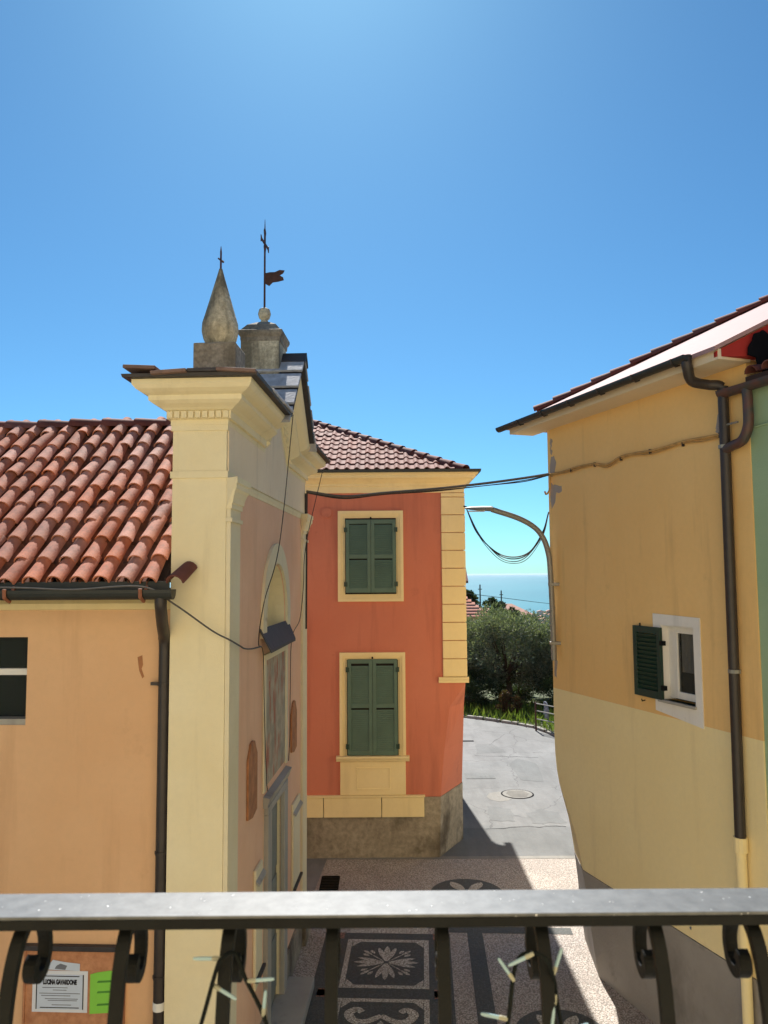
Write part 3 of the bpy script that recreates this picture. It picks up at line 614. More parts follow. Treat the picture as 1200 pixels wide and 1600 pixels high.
# ================================================================== RED HOUSE
rh = thing('red_house', 'brick-red house with yellow quoins, green shutters and brown hip roof', 'house', (0, 16.6, 0), 0)
XR = 1.71; DEP = 7.8
LX = -4.4
def lev(z, c, d): return [(LX, 0, z), (XR-c, 0, z), (XR, d, z), (XR, DEP, z), (LX, DEP, z)]
MB().loft([lev(1.24, .56, 1.1), lev(2.2, .47, .75), lev(3.1, .34, .4), lev(3.55, .02, .03), lev(7.9, .005, .006)]).build('wall', M['red'], rh)
def lev2(z, c, d, o=.012): return [(LX, -o, z), (XR-c, -o, z), (XR+o, d, z), (XR+o, DEP, z), (LX, DEP, z)]
MB().loft([lev2(0, .60, 1.12), lev2(.6, .57, 1.1), lev2(1.235, .56, 1.1)]).build('plinth', M['cement'], rh)
for x0, x1 in ((-3.2, -1.32), (-1.305, -.1), (-.085, .80)): MB().box(x0, x1, -.07, .02, .84, 1.24).build('base_block', M['yellow_trim'], rh, bevel=.012)
MB().box(-3.2, .82, -.085, .02, 1.245, 1.285).build('base_moulding', M['yellow_trim'], rh, bevel=.01)
# quoins
z = 3.72; k = 0
MB().prism([(0.02, 3.60), (-.045, 3.60), (-.05, 3.64), (-.075, 3.68), (-.08, 3.72), (.02, 3.72)], 'x', 1.14, XR+.07).build('quoin_base', M['yellow_trim'], rh)
while z < 7.6:
    h_ = min(.385, 7.665-z); MB().box(1.235, XR+.04, -.04, .5, z+.006, z+h_-.006).build('quoin', M['yellow_trim'], rh, bevel=.012); z += h_
# cornice round the two visible sides, then the gutter
PRF = [(.0, 0), (.03, 0), (.03, .14), (.06, .15), (.06, .2), (.1, .22), (.17, .27), (.25, .3), (.27, .33), (.27, .37), (.31, .38), (.31, .41), (-.05, .41), (-.05, 0)]
MB().loft([[(LX, -o, 7.67+u) for o, u in PRF], [(XR+o, -o, 7.67+u) for o, u in PRF], [(XR+o, DEP, 7.67+u) for o, u in PRF]]).build('cornice', M['yellow_trim'], rh)
MB().loft([[(LX, -o, z) for o, z in ((.2, 8.083), (.36, 8.083), (.37, 8.14), (.2, 8.14))], [(XR+o, -o, z) for o, z in ((.2, 8.083), (.36, 8.083), (.37, 8.14), (.2, 8.14))], [(XR+o, DEP+.3, z) for o, z in ((.2, 8.083), (.36, 8.083), (.37, 8.14), (.2, 8.14))]]).build('gutter', M['gutter'], rh)
# hip roof
P = R(26); tp = math.tan(P); ex, ey0, ez0 = 1.76, -.06, 8.14
ym = DEP/2; top = ez0+tp*(ym-ey0)
hx = ex-(ym-ey0)
rb = MB(); rb.add([(LX-.2, ey0, ez0), (ex, ey0, ez0), (ex, DEP+.29, ez0), (LX-.2, DEP+.29, ez0), (LX-.2, ym, top), (hx, ym, top)], [(0, 1, 5, 4), (1, 2, 5), (2, 3, 4, 5), (0, 4, 3), (0, 3, 2, 1)])
rroof = rb.build('roof', M['underlay'], rh)
def wave_tile(name, w, L, mat):
    m = MB(); n = 8; prof = []
    for i in range(n+1):
        t = i/n; prof.append((t*w, .045*max(0, math.sin(math.pi*min(1, t/.55)))+.004 if t < .55 else .004+.008*(t-.55)))
    a = [(x, 0, h) for x, h in prof]; b_ = [(x, L, h-.012) for x, h in prof]; c_ = [(x, .004, h-.028) for x, h in prof]
    m.loft([a, b_], closed=False); m.loft([c_, a], closed=False)
    me = bpy.data.meshes.new(name); me.from_pydata(m.v, [], m.f); me.materials.append(mat); fixn(me); me.shade_smooth(); me.set_sharp_from_angle(angle=R(50)); return me
wt = wave_tile('wave_tile', .225, .43, M['tile_dark'])
row = 0
while True:
    s = row*.385; y = ey0-.02+s*math.cos(P)
    if y > ym-.2: break
    xe = ex-(y-ey0)-.1; x = xe-.2
    off = .0 if row % 2 == 0 else .0
    xx = 1.85
    while xx > -3.4:
        if xx+.12 < xe:
            o = link('roof_tile', wt, rroof); o.location = (xx-.1+random.uniform(-.006, .006), y+random.uniform(-.01, .01), ez0+s*math.sin(P)+.045); o.rotation_euler = (P-R(2.5), random.uniform(-.02, .02), random.uniform(-.02, .02))
        xx -= .218
    row += 1
for row in range(10):                      # side slope, seen edge-on from the street
    s = row*.385
    for k in range(34):
        y = -.1+k*.218
        if y > ey0+s*math.cos(P)+.15 and y < DEP-s*math.cos(P) and row < 3:
            o = link('roof_tile', wt, rroof); o.location = (ex+.02-s*math.cos(P), y, ez0+s*math.sin(P)+.045); o.rotation_euler = (P-R(2.5), 0, R(90))
hipm = cover_mesh('hip_tile', .15, .11, .47, .02, M['tile_brown'])
hv = Vector((-1, 1, tp)).normalized(); hl = (Vector((hx, ym, top))-Vector((ex, ey0, ez0))).length
q = hv.to_track_quat('Y', 'Z')
for k in range(int(hl/.40)+1):
    o = link('hip_tile', hipm, rroof); o.location = Vector((ex, ey0, ez0))+hv*(k*.40-.02)+Vector((0, 0, .0)); o.rotation_mode = 'QUATERNION'; o.rotation_quaternion = q
for k in range(6):
    o = link('ridge_tile', hipm, rroof); o.location = (hx-k*.4, ym, top+.05); o.rotation_euler = (0, R(2), R(90))
# windows: moulded frame, pair of louvred shutters
def shutters(par, x0, x1, z0, z1, y, parts):
    mid = (x0+x1)/2
    for s, (a, b_) in enumerate(((x0, mid-.003), (mid+.003, x1))):
        fr_ = MB(); st_ = .075
        fr_.box(a, a+st_, y-.045, y, z0, z1); fr_.box(b_-st_, b_, y-.045, y, z0, z1)
        zs = [z0] + parts + [z1]
        for k_, zz in enumerate(zs): c0 = zz-(.05 if 0 < k_ < len(zs)-1 else (0 if k_ == 0 else .09)); fr_.box(a+st_, b_-st_, y-.044, y, c0, c0+(.1 if k_ in (0,) else .09))
        leaf = fr_.build('shutter', M['shutter'], par, bevel=.004)
        sl_ = MB(); zz = z0+.1
        while zz < z1-.1:
            if not any(abs(zz-p) < .06 for p in parts):
                sl_.add([(a+st_, y-.018, zz), (b_-st_, y-.018, zz), (b_-st_, y-.034, zz-.036), (a+st_, y-.034, zz-.036), (a+st_, y-.004, zz-.004), (b_-st_, y-.004, zz-.004), (b_-st_, y-.03, zz-.041), (a+st_, y-.03, zz-.041)],
                        [(0, 1, 2, 3), (4, 7, 6, 5), (3, 2, 6, 7), (0, 4, 5, 1)])
            zz += .04
        stuff(sl_.build('louvres', M['shutter'], leaf))
        hx_ = a if s == 0 else b_
        for zz in (z0+.18, z1-.22): MB().box(hx_-.035, hx_+.035, y-.055, y+.0, zz-.05, zz+.05).build('hinge', M['shutter_dark'], leaf, bevel=.004)
def frame(par, x0, x1, z0, z1, w, bottom=True, mat='yellow_trim'):
    for t, (o, yy) in enumerate(((0, -.03), (w*.55, -.055))):
        i = w if t == 0 else w
        a, b_, c_, d_ = x0+o*0, x1-o*0, z0, z1
    def bar(pts, y): return MB().prism(pts, 'y', y, .01)
    for (lo, hi, y) in ((0, w*.42, -.06), (w*.42, w*.78, -.035), (w*.78, w, -.018)):
        zb = z0+lo if bottom else z0; zbi = z0+hi if bottom else z0
        MB().prism([(x0+lo, zb), (x0+hi, zbi), (x0+hi, z1-hi), (x0+lo, z1-lo)], 'y', y, .01).build('window_frame', M[mat], par)
        MB().prism([(x1-lo, zb), (x1-hi, zbi), (x1-hi, z1-hi), (x1-lo, z1-lo)], 'y', y, .01).build('window_frame', M[mat], par)
        MB().prism([(x0+lo, z1-lo), (x0+hi, z1-hi), (x1-hi, z1-hi), (x1-lo, z1-lo)], 'y', y, .01).build('window_frame', M[mat], par)
        if bottom: MB().prism([(x0+lo, z0+lo), (x0+hi, z0+hi), (x1-hi, z0+hi), (x1-lo, z0+lo)], 'y', y, .01).build('window_frame', M[mat], par)
w1 = MB().box(-.86, .28, .0, -.012, 5.48, 7.12).build('window', M['dark_in'], rh); frame(w1, -1.0, .41, 5.33, 7.28, .155); shutters(w1, -.83, .25, 5.52, 7.09, -.02, [6.30])
MB().tube([(-.29, -.06, 7.11), (-.29, -.09, 7.13)], .02, 6).build('shutter_catch', M['iron'], w1)
w2 = MB().box(-.84, .3, .0, -.012, 2.08, 4.12).build('window', M['dark_in'], rh); frame(w2, -.97, .43, 2.1, 4.25, .155, False); shutters(w2, -.80, .26, 2.11, 4.11, -.02, [3.14])
MB().tube([(-.27, -.06, 4.13), (-.27, -.09, 4.15)], .02, 6).build('shutter_catch', M['iron'], w2)
MB().prism([(.01, 1.98), (-.09, 1.99), (-.11, 2.03), (-.14, 2.06), (-.14, 2.10), (.01, 2.10)], 'x', -1.04, .50).build('window_sill', M['yellow_trim'], w2)
MB().box(-.96, .42, -.055, .01, 1.29, 1.98).build('apron', M['yellow_trim'], w2, bevel=.01)
for (x0, x1, z0, z1) in ((-.62, .10, 1.40, 1.43), (-.62, .10, 1.83, 1.86), (-.62, -.59, 1.43, 1.83), (.07, .10, 1.43, 1.83)): MB().box(x0, x1, -.066, -.05, z0, z1).build('apron_moulding', M['yellow_trim'], w2, bevel=.005)
MB().lathe([(.0, -.02), (.06, -.02), (.085, -.0), (.11, -.02), (.11, .03), (0, .03)], (0, 0, 0), 16).build('vent_cap', M['red'], rh, smooth=True)
vc = [o for o in rh.children if o.name.startswith('vent_cap')][0]; vc.rotation_euler = (R(90), 0, 0); vc.location = (-1.24, -.01, 7.24)

# ================================================================== YELLOW HOUSE
RK = math.atan(.345); OR_ = (2.76, 12.8, 0)
yh = thing('yellow_house', 'ochre and pale yellow house with white eaves, black gutter and scooped corner', 'house', OR_, RK)
NE = -4.36
def rw(x, y, z): v = Matrix.Rotation(RK, 4, 'Z') @ Vector((x, y, z)); return Vector((v.x+OR_[0], v.y+OR_[1], v.z))
fz = [(0, .95), (.5, .82), (1.0, .74), (1.4, .64), (1.7, .55), (1.95, .45), (2.25, .28), (2.5, .14), (2.75, .055), (3.0, .015), (3.25, .004)]
def fint(z):
    for (a, fa), (b_, fb) in zip(fz, fz[1:]):
        if z <= b_: return fa+(fb-fa)*(z-a)/(b_-a)
    return .004
def ring(z, o): f = fint(z); return [(-o, NE, z), (-o, -1.14*f, z), (.5*f-o*.4, 0+o*.2, z), (6, 0+o*.2, z), (6, NE, z)]
low = MB().loft([ring(z, .004) for z in (1.4, 1.55, 1.7, 1.83, 1.95, 2.1, 2.25, 2.4, 2.5, 2.62, 2.75, 3.0, 3.25, 4.035)]).build('lower_wall', M['lemon'], yh)
upw = MB().box(0, 6, NE, 0, 4.035, 8.34).build('upper_wall', M['ochre'], yh)
MB().loft([ring(z, .012) for z in (0, .3, .6, 1.0, 1.2, 1.39)]).build('plinth', M['plinth'], yh)
wc = MB().box(-.2, .17, -3.33, -2.72, 4.25, 5.22); cut(upw, wc)
MB().prism([(-2.57, 4.09), (-2.57, 5.36), (-3.45, 5.34), (-3.45, 4.0)], 'x', -.012, -.0005).build('window_surround', M['white'], yh)
sur_ = [o for o in yh.children if o.name.startswith('window_surround')][0]; cut(sur_, wc)
wn = MB().box(.162, .168, -3.33, -2.72, 4.25, 5.22).build('window', M['dark_in'], yh)
MB().box(-.006, .155, -2.732, -2.7215, 4.25, 5.2185).build('reveal_jamb', M['white'], wn); MB().box(-.006, .155, -3.3285, -2.733, 5.208, 5.2185).build('reveal_head', M['white'], wn); MB().box(-.006, .155, -3.3285, -3.32, 4.25, 5.207).build('reveal_jamb', M['white'], wn); MB().box(.1, .155, -2.83, -2.733, 4.27, 5.2).build('reveal_jamb', M['white'], wn)
for (y0, y1, z0, z1) in ((-2.93, -2.84, 4.28, 5.21), (-3.325, -3.28, 4.28, 5.21), (-3.28, -2.93, 4.28, 4.37), (-3.28, -2.93, 5.12, 5.21)): MB().box(.07, .12, y0, y1, z0, z1).build('window_frame', M['white'], wn, bevel=.006)
MB().box(.092, .097, -3.28, -2.93, 4.37, 5.12).build('window_pane', M['glass'], wn)
cu_ = MB(); n_ = 30
cu_.loft([[(.135+.008*math.sin(i*1.3), -3.28+.35*i/n_, z) for i in range(n_+1)] for z in (4.62, 5.12)], closed=False); cu_.build('curtain', M['curtain'], wn, smooth=True)
MB().box(-.05, .1, -3.35, -2.66, 4.215, 4.25).build('window_sill', M['marble'], wn, bevel=.006)
# open louvred shutter folded back on the wall
sh_ = MB(); y0, y1, z0, z1 = -2.75, -2.18, 4.24, 5.18
for a in ((y0, y0+.075, z0, z1), (y1-.075, y1, z0, z1), (y0+.075, y1-.075, z0, z0+.1), (y0+.075, y1-.075, z1-.09, z1)): sh_.box(-.05, -.01, *a)
so_ = sh_.build('shutter', M['shutter_dark'], yh, bevel=.005)
sm = None
for k in range(13):
    zz = z0+.13+k*.057
    if sm is None:
        o = MB().box(-.032, .032, y0+.075, y1-.075, -.005, .005).build('slat', M['shutter_dark'], so_); sm = o.data
    else: o = link('slat', sm, so_)
    o.location = (-.03, 0, zz); o.rotation_euler = (0, R(66), 0)
for z in (z0+.16, z1-.2): MB().box(-.055, .0, y0-.05, y0+.01, z-.03, z+.03).build('hinge', M['iron'], so_)
MB().tube([(-.03, y1-.2, z0-.05), (-.08, y1-.2, z0-.06), (-.085, y1-.2, z0-.03)], .008, 6).build('shutter_hook', M['iron'], so_)
MB().tube([(-.03, -2.32, z1), (-.03, -2.32, z1+.04)], .01, 6).build('shutter_hook', M['iron'], so_)
# wear: bare plaster patches near the far corner and behind the pipe
def patch(pts, mat='grey_patch', x=-.003, nm='bare_plaster_patch'):
    c_ = Vector((sum(p[0] for p in pts)/len(pts), sum(p[1] for p in pts)/len(pts))); out = []
    pp = pts+[pts[0]]
    for a, b_ in zip(pp, pp[1:]):
        for t in (0, .33, .66): out.append((a[0]+(b_[0]-a[0])*t+random.uniform(-.015, .015), a[1]+(b_[1]-a[1])*t+random.uniform(-.02, .02)))
    MB().prism(out, 'x', x, .001).build(nm, M[mat], yh)
patch([(-.1, 8.15), (-.16, 8.1), (-.12, 7.98), (-.17, 7.92), (-.13, 7.86), (-.08, 7.95)]); patch([(-.12, 7.85), (-.2, 7.84), (-.26, 7.72), (-.2, 7.55), (-.1, 7.5), (-.06, 7.62)])
patch([(-.05, 7.4), (-.2, 7.36), (-.4, 7.3), (-.42, 7.24), (-.25, 7.22), (-.2, 7.08), (-.1, 6.98), (-.05, 7.1)]); patch([(-3.86, 7.56), (-3.84, 7.63), (-3.93, 7.86), (-4.05, 7.86), (-4.06, 7.58)])
patch([(-.05, 4.5), (-.14, 4.48), (-.12, 4.2), (-.05, 4.22)], x=-.002)
patch([(-2.94, 1.56), (-2.98, 1.6), (-3.0, 1.55), (-2.97, 1.52)], 'ink_grey', -.008, 'dirt_mark'); patch([(-3.06, 1.5), (-3.08, 1.54), (-3.1, 1.5)], 'ink_grey', -.008, 'dirt_mark')
# eaves, soffit and hip roof
ES, EZ = -.46, 8.34
MB().prism([(-.44, .5), (-.44, NE-.05), (.02, NE-.05), (.02, .5)], 'z', 8.30, 8.42).build('soffit', M['soffit'], yh, bevel=.004)
PT = .525; e0 = Vector((-.5, .58, 8.44)); fr_dir = Vector((math.cos(RK), -math.sin(RK), 0))
hipd = Vector((1, -1, PT)); L_ = 4.9
h1 = e0+hipd*L_; nearc = Vector((-.5, NE-.06, 8.44)); v_end = nearc+Vector((fr_dir.x, fr_dir.y, PT*fr_dir.x))*5.2
yr = MB(); yr.add([e0, nearc, v_end, h1, e0+Vector((L_, 0, 0)), e0-Vector((0, 0, .05)), nearc-Vector((0, 0, .05)), v_end-Vector((0, 0, .05)), h1-Vector((0, 0, .05)), e0+Vector((L_, 0, -.05))],
      [(0, 1, 2, 3), (0, 3, 4), (5, 8, 7, 6), (5, 9, 8), (0, 5, 6, 1), (1, 6, 7, 2), (0, 4, 9, 5)])
yroof = yr.build('roof', M['pale_roof'], yh)
hd_ = hipd.normalized(); qh = hd_.to_track_quat('Y', 'Z'); hm2 = cover_mesh('hip_tile', .135, .085, .42, .02, M['tile_brown'])
k = 0
while .62+k*.34 < L_*hipd.length:
    o = link('hip_tile', hm2, yroof); o.location = e0+hd_*(.62+k*.34)+Vector((random.uniform(-.012, .012), 0, -.015+random.uniform(-.012, .012))); o.rotation_mode = 'QUATERNION'; o.rotation_quaternion = qh; k += 1
# dark red gable end and a flat ragged black shape on it
def gpt(t, z): p = nearc+fr_dir*t; return (p.x, p.y, z)
rg = MB(); g0 = [gpt(.03, 8.33), gpt(5, 8.33), gpt(5, 8.39+PT*.945*5), gpt(.03, 8.39)]
off = Vector((math.sin(RK), math.cos(RK), 0))*.12
rg.add([Vector(p)+off*.35 for p in g0]+[Vector(p)+off*1.6 for p in g0], [(0, 1, 2, 3), (7, 6, 5, 4), (0, 4, 5, 1), (1, 5, 6, 2), (2, 6, 7, 3), (3, 7, 4, 0)]); rg.build('gable_end', M['maroon'], yh)
bl = [(.36, 8.33), (.37, 8.42), (.42, 8.5), (.44, 8.57), (.5, 8.585), (.53, 8.61), (.56, 8.6), (.6, 8.56), (.65, 8.53), (.7, 8.53), (.76, 8.56), (.85, 8.6), (1.1, 8.55), (1.1, 7.98), (.6, 8.0), (.53, 8.04), (.5, 8.1), (.53, 8.16), (.46, 8.22), (.45, 8.3)]
bb = MB(); bb.add([Vector(gpt(t, z))-off*.25 for t, z in bl]+[Vector(gpt(t, z))-off*.05 for t, z in bl], [tuple(range(len(bl))), tuple(range(len(bl), 2*len(bl)))[::-1]]+[(i, (i+1) % len(bl), len(bl)+(i+1) % len(bl), len(bl)+i) for i in range(len(bl))])
bb.build('ragged_black_shape', M['matt_black'], yh, label='ragged black shape over the dark red gable end')
# gutter with brackets, downpipe in swan-neck
ga = [(-.56+.07*math.cos(R(a)), 8.43+.075*math.sin(R(a))) for a in range(180, 361, 20)]
g_ = MB().prism(ga, 'y', NE+.3, .66).build('gutter', M['gutter'], yh)
for k in range(6): MB().tube([(-.636, -.1-k*.75, 8.43), (-.62, -.1-k*.75, 8.37), (-.56, -.1-k*.75, 8.345), (-.5, -.1-k*.75, 8.37)], .012, 6).build('gutter_bracket', M['pipe'], yh)
MB().tube(curve([(-.54, -4.0, 8.44), (-.52, -4.0, 8.3), (-.42, -3.95, 8.16), (-.22, -3.98, 8.12), (-.1, -4.07, 8.08), (-.09, -4.08, 7.85), (-.09, -4.07, 6), (-.09, -4.06, 4), (-.09, -4.05, 2.84)], 6), .062, 10).build('downpipe', M['pipe'], yh, smooth=True)
MB().tube([(-.09, -4.05, 2.9), (-.09, -4.05, .05)], .06, 10).build('lower_downpipe', M['lemon'], yh, smooth=True); MB().tube([(-.09, -4.05, 2.76), (-.09, -4.05, 2.92)], .078, 12).build('pipe_collar', M['lemon'], yh)
for z in (7.35, 4.75): MB().tube([(-.09, -4.07, z), (-.09, -4.07, z+.04)], .072, 10).build('pipe_clip', M['galv'], yh); 
# ================================================================== GREEN HOUSE
gh = thing('green_house', 'green rendered house with rusty gutter at the right edge', 'house', OR_, RK)
MB().box(.012, 6, -10.5, NE-.003, 0, 7.98).build('wall', M['green'], gh)
MB().box(.006, .012, NE-.25, NE-.02, 0, .01).build('wall_foot', M['green'], gh)
ga = [(-.10+.075*math.cos(R(a)), 8.03+.09*math.sin(R(a))) for a in range(180, 361, 20)]
MB().prism(ga, 'y', -10.5, -4.05).build('gutter', M['rustpipe'], gh)
MB().tube(curve([(-.1, -4.45, 7.98), (-.1, -4.46, 7.8), (-.1, -4.45, 7.55), (-.1, -4.36, 7.40), (-.1, -4.2, 7.36), (-.1, -4.1, 7.33)], 5), .058, 10).build('downpipe', M['rustpipe'], gh, smooth=True)
MB().tube([(-.1, -4.0, 7.62), (-.1, -4.3, 7.62)], .012, 6).build('pipe_bracket', M['galv'], gh)
gr_ = MB(); gr_.add([(-.12, -10.5, 8.1), (-.12, NE-.1, 8.1), (4, NE-.1, 9.0), (4, -10.5, 9.0), (-.12, -10.5, 8.04), (-.12, NE-.1, 8.04), (4, NE-.1, 8.94), (4, -10.5, 8.94)], [(0, 1, 2, 3), (4, 7, 6, 5), (0, 4, 5, 1), (1, 5, 6, 2), (2, 6, 7, 3), (3, 7, 4, 0)]); gro = gr_.build('roof', M['underlay'], gh)
for k in range(20):
    o = link('roof_tile', cover_mesh('eaves_tile', .09, .075, .45, .014, M['tile_brown']) if k == 0 else o.data, gro); o.location = (-.16, NE-.22-k*.24, 8.12); o.rotation_euler = (R(12), 0, R(-90))
MB().tube(curve([(.0, NE-.03, 7.54), (.0, NE-.6, 7.56), (.0, -7, 7.6)], 4), .014, 6).build('wall_cable', M['green'], gh)

# ================================================================== HOUSE WITH THE BALCONY (behind the camera)
bh = thing('balcony_house', 'cream house that carries the iron balcony railing', 'house', (0, -.55, 0))
MB().box(-7, 7, -6, 0, 0, 10.5).build('wall', plaster('sunny_cream_plaster', S(232,212,174), S(224,200,158), None), bh)
MB().box(-1.6, 1.6, 0, 1.33, 4.32, 4.47).build('balcony_slab', M['plinth'], bh)
rl = thing('balcony_railing', 'dark iron balcony railing with scrolled bars and top rail tinted grey for sun glare', 'railing', (0, .733, 0), R(.15))
MB().box(-1.5, 1.5, -.026, .026, 5.597, 5.6).build('sunlit_rail_top', [M['railtop']], rl, bevel=.001)  # thin plate carrying the sun glare on the rail as a paler colour
MB().box(-1.5, 1.5, -.026, .026, 5.5885, 5.5968).build('under_rail', M['iron'], rl)  # rest of the same rail, left in the plain iron colour
MB().box(-1.5, 1.5, -.045, -.015, 4.56, 4.572).build('bottom_rail', M['iron'], rl)
path = [(-.036, 4.57), (-.05, 4.9), (-.052, 5.2), (-.049, 5.38), (-.044, 5.46), (-.037, 5.51), (-.028, 5.548), (-.016, 5.572), (.0, 5.584), (.016, 5.583), (.03, 5.572), (.038, 5.556), (.038, 5.54), (.03, 5.529), (.019, 5.527), (.011, 5.533), (.011, 5.541), (.017, 5.545)]
pc = curve([(0, y, z) for y, z in path], 4); hw, th = .0056, .004
rings = []
for i, p in enumerate(pc):
    d = (pc[min(i+1, len(pc)-1)]-pc[max(i-1, 0)]).normalized(); nrm = Vector((0, -d.z, d.y))
    t_ = th*(1.0 if i < len(pc)*.72 else 1.3); rings.append([p+Vector((-hw, 0, 0))+nrm*t_, p+Vector((hw, 0, 0))+nrm*t_, p+Vector((hw, 0, 0))-nrm*t_, p+Vector((-hw, 0, 0))-nrm*t_])
bo = MB().loft(rings).build('scrolled_bar', M['iron'], rl, bevel=.001); bme = bo.data; bo.location.x = -.052
bx = [-.330, -.236, -.142, -.0495, .0505, .1395, .243, .331]; bx = [-.339-.1*i for i in range(1, 12)] + bx + [.339+.1*i for i in range(1, 12)]; bo.location.x = bx[0]
for k in bx[1:]:
    o = link('scrolled_bar', bme, rl, .001); o.location.x = k; o.rotation_euler = (0, 0, random.uniform(-.03, .03))

# ================================================================== STREET FURNITURE AND CABLES
lp = thing('street_lamp', 'grey swan-neck street lamp fixed to the corner of the yellow house', 'street lamp', (2.74, 12.60, 4.5))
MB().tube(curve([(0, 0, 0), (-.01, 0, .8), (-.03, 0, 1.5), (-.055, 0, 1.75), (-.13, 0, 1.98), (-.28, -.03, 2.16), (-.55, -.06, 2.31), (-.98, -.1, 2.45)], 7), [.045]*57, 10).build('pole', M['galv'], lp, smooth=True)
hdm = MB(); 
hdm.loft([[( -.96-t*.46, -.11-.02*t+y*w, 2.455+.015*t+z*h) for y, z in ((-1, -.6), (-.8, .5), (0, 1), (.8, .5), (1, -.6), (0, -.8))] for t, w, h in ((0, .045, .045), (.08, .07, .05), (.4, .085, .045), (.8, .075, .03), (1, .03, .012))])
hdm.build('lamp_head', M['galv'], lp, smooth=True)
MB().box(-1.36, -1.1, -.17, -.07, 2.415, 2.428).build('lamp_glass', M['curtain'], lp)
for z in (.25, 1.2): MB().box(-.06, .16, -.05, .05, z, z+.05).build('wall_bracket', M['galv'], lp, bevel=.006)
def cable(name, label, pts, r, mat, n=10, group=None, seg=6):
    o = MB().tube(curve(pts, n), r, seg).build(name, M[mat], None, smooth=True); return tag(o, label, 'cable', group)
cb = thing('overhead_cable', 'thick cable bundle strung from the chapel across to the ochre wall', 'cable')
MB().tube(curve([cw(.05, 5.2, 7.34), (-.7, 13.35, 7.27), (0, 13.2, 7.31), (.9, 13.05, 7.36), (1.73, 12.9, 7.43), (2.35, 12.8, 7.5), rw(-.05, -.12, 7.55)], 8), .022, 8).build('span', M['cable'], cb, smooth=True)
for k in range(2): MB().tube(curve([cw(.05, 5.2, 7.32-.01*k), (-.7, 13.35, 7.24-.012*k), (0, 13.2, 7.28), (.9, 13.05, 7.33-.012*k), (1.73, 12.9, 7.39), (2.35, 12.8, 7.46-.02*k), rw(-.05, -.12, 7.53)], 8), .008, 6).build('strand', M['cable_dark'], cb, smooth=True)
wp = [rw(-.03, -.1-.32*k, 7.55-.012*math.sin(k*1.7)-(.05 if k in (5,) else 0)) for k in range(13)]
MB().tube(curve(wp, 5), .017, 8).build('wall_run', M['cable_ochre'], cb, smooth=True)
MB().tube(curve([p+Vector((0, 0, -.03+.012*math.sin(i*2.1))) for i, p in enumerate(wp)], 5), .009, 6).build('wall_run', M['cable_ochre'], cb, smooth=True)
MB().tube(curve([rw(-.04, -.1, 7.55), rw(-.05, -.14, 7.45), rw(-.05, -.12, 7.3), rw(-.06, -.03, 7.22), rw(-.06, .02, 7.27)], 5), .016, 6).build('drip_loop', M['cable_ochre'], cb, smooth=True)
for k in range(0, 13, 2): p = rw(-.025, -.1-.32*k, 7.53); c_ = MB().box(-.02, .015, -.008, .008, -.03, .035).build('clip', M['cable_dark'], cb); c_.location = p; c_.rotation_euler = (0, 0, RK)
lc = thing('cable_loop', 'slack loop of thin cables between the red house corner and the street lamp', 'cable')
for k, (dx, dz) in enumerate(((0, 0), (.03, -.05), (-.025, .035), (.01, -.085))):
    MB().tube(curve([(1.76, 16.4, 7.32), (1.93+dx, 15.8, 6.74+dz*.5), (2.18+dx, 15, 6.31+dz), (2.41, 14.5, 6.18+dz), (2.62-dx, 14, 6.26+dz), (2.75, 13.3, 6.6+dz*.6), (2.775, 12.9, 6.93)], 7), [.011, .008, .012, .006][k], 6).build('strand', M['cable' if k % 2 else 'cable_dark'], lc, smooth=True)
MB().tube([(1.73, 16.52, 7.36), (1.77, 16.4, 7.33)], .02, 6).build('anchor', M['iron'], lc)
cable('gutter_cable', 'pale thin cable hanging from the nave gutter to the slate hood', [cw(-3.6, -.47, 5.80), cw(-2.08, -.47, 5.8), cw(-1.4, -.47, 5.775), cw(-.7, -.47, 5.80), cw(-.42, -.32, 5.62), cw(-.11, -.1, 5.35), cw(.07, -.07, 5.25), cw(.1, .25, 5.16), cw(.09, .5, 5.11), cw(.06, 1.0, 5.06), cw(.06, 1.5, 5.04)], .009, 'cable')
cable('facade_wire', 'thin dark wire slanting down the chapel facade past the arch', [cw(.36, 2.0, 8.0), cw(.3, 1.41, 6.3), cw(.22, .9, 5.6), cw(.06, 1.35, 5.1), cw(.06, 1.62, 4.95), cw(.06, 1.72, 4.2), cw(.06, 1.86, 3.4), cw(.06, 1.95, 3.2)], .006, 'cable_dark')
cable('facade_wire', 'thin dark wire dropping from the far end of the chapel cornice', [cw(.38, 4.9, 7.7), cw(.2, 4.2, 6.4), cw(.1, 4.55, 5.7), cw(.06, 4.45, 5.2), cw(.06, 3.7, 4.95), cw(.06, 3.58, 4.2), cw(.06, 3.54, 3.5), cw(.06, 3.45, 3.22)], .006, 'cable_dark')
cable('corner_conduit', 'brown conduit running up the far corner of the chapel facade', [cw(.05, 5.18, 7.3), cw(.05, 5.15, 6.0), cw(.05, 5.12, 5.0)], .03, 'rustpipe' if False else 'cable_dark')
# road ironwork
gr = thing('drain_grate', 'black iron drain grate beside the chapel in front of the red house', 'drain', (-1.09, 15.27, .006))
MB().box(-.18, .18, -.34, .34, 0, .004).build('frame', M['matt_black'], gr)
for k in range(9): MB().box(-.16, .16, -.32+k*.075, -.28+k*.075, .004, .02).build('bar', M['iron'], gr)
mh = thing('manhole_cover', 'round pale manhole cover in the sunlit road', 'manhole', (3.53, 21.18, .004))
MB().lathe([(.0, .0), (.40, .0), (.40, .008), (.36, .010), (0, .010)], (0, 0, 0), 28).build('cover', M['concrete'], mh)
for k in range(-3, 4): MB().box(-.3+abs(k)*.03, .3-abs(k)*.03, k*.09-.02, k*.09+.02, .009, .016).build('rib', M['concrete'], mh)

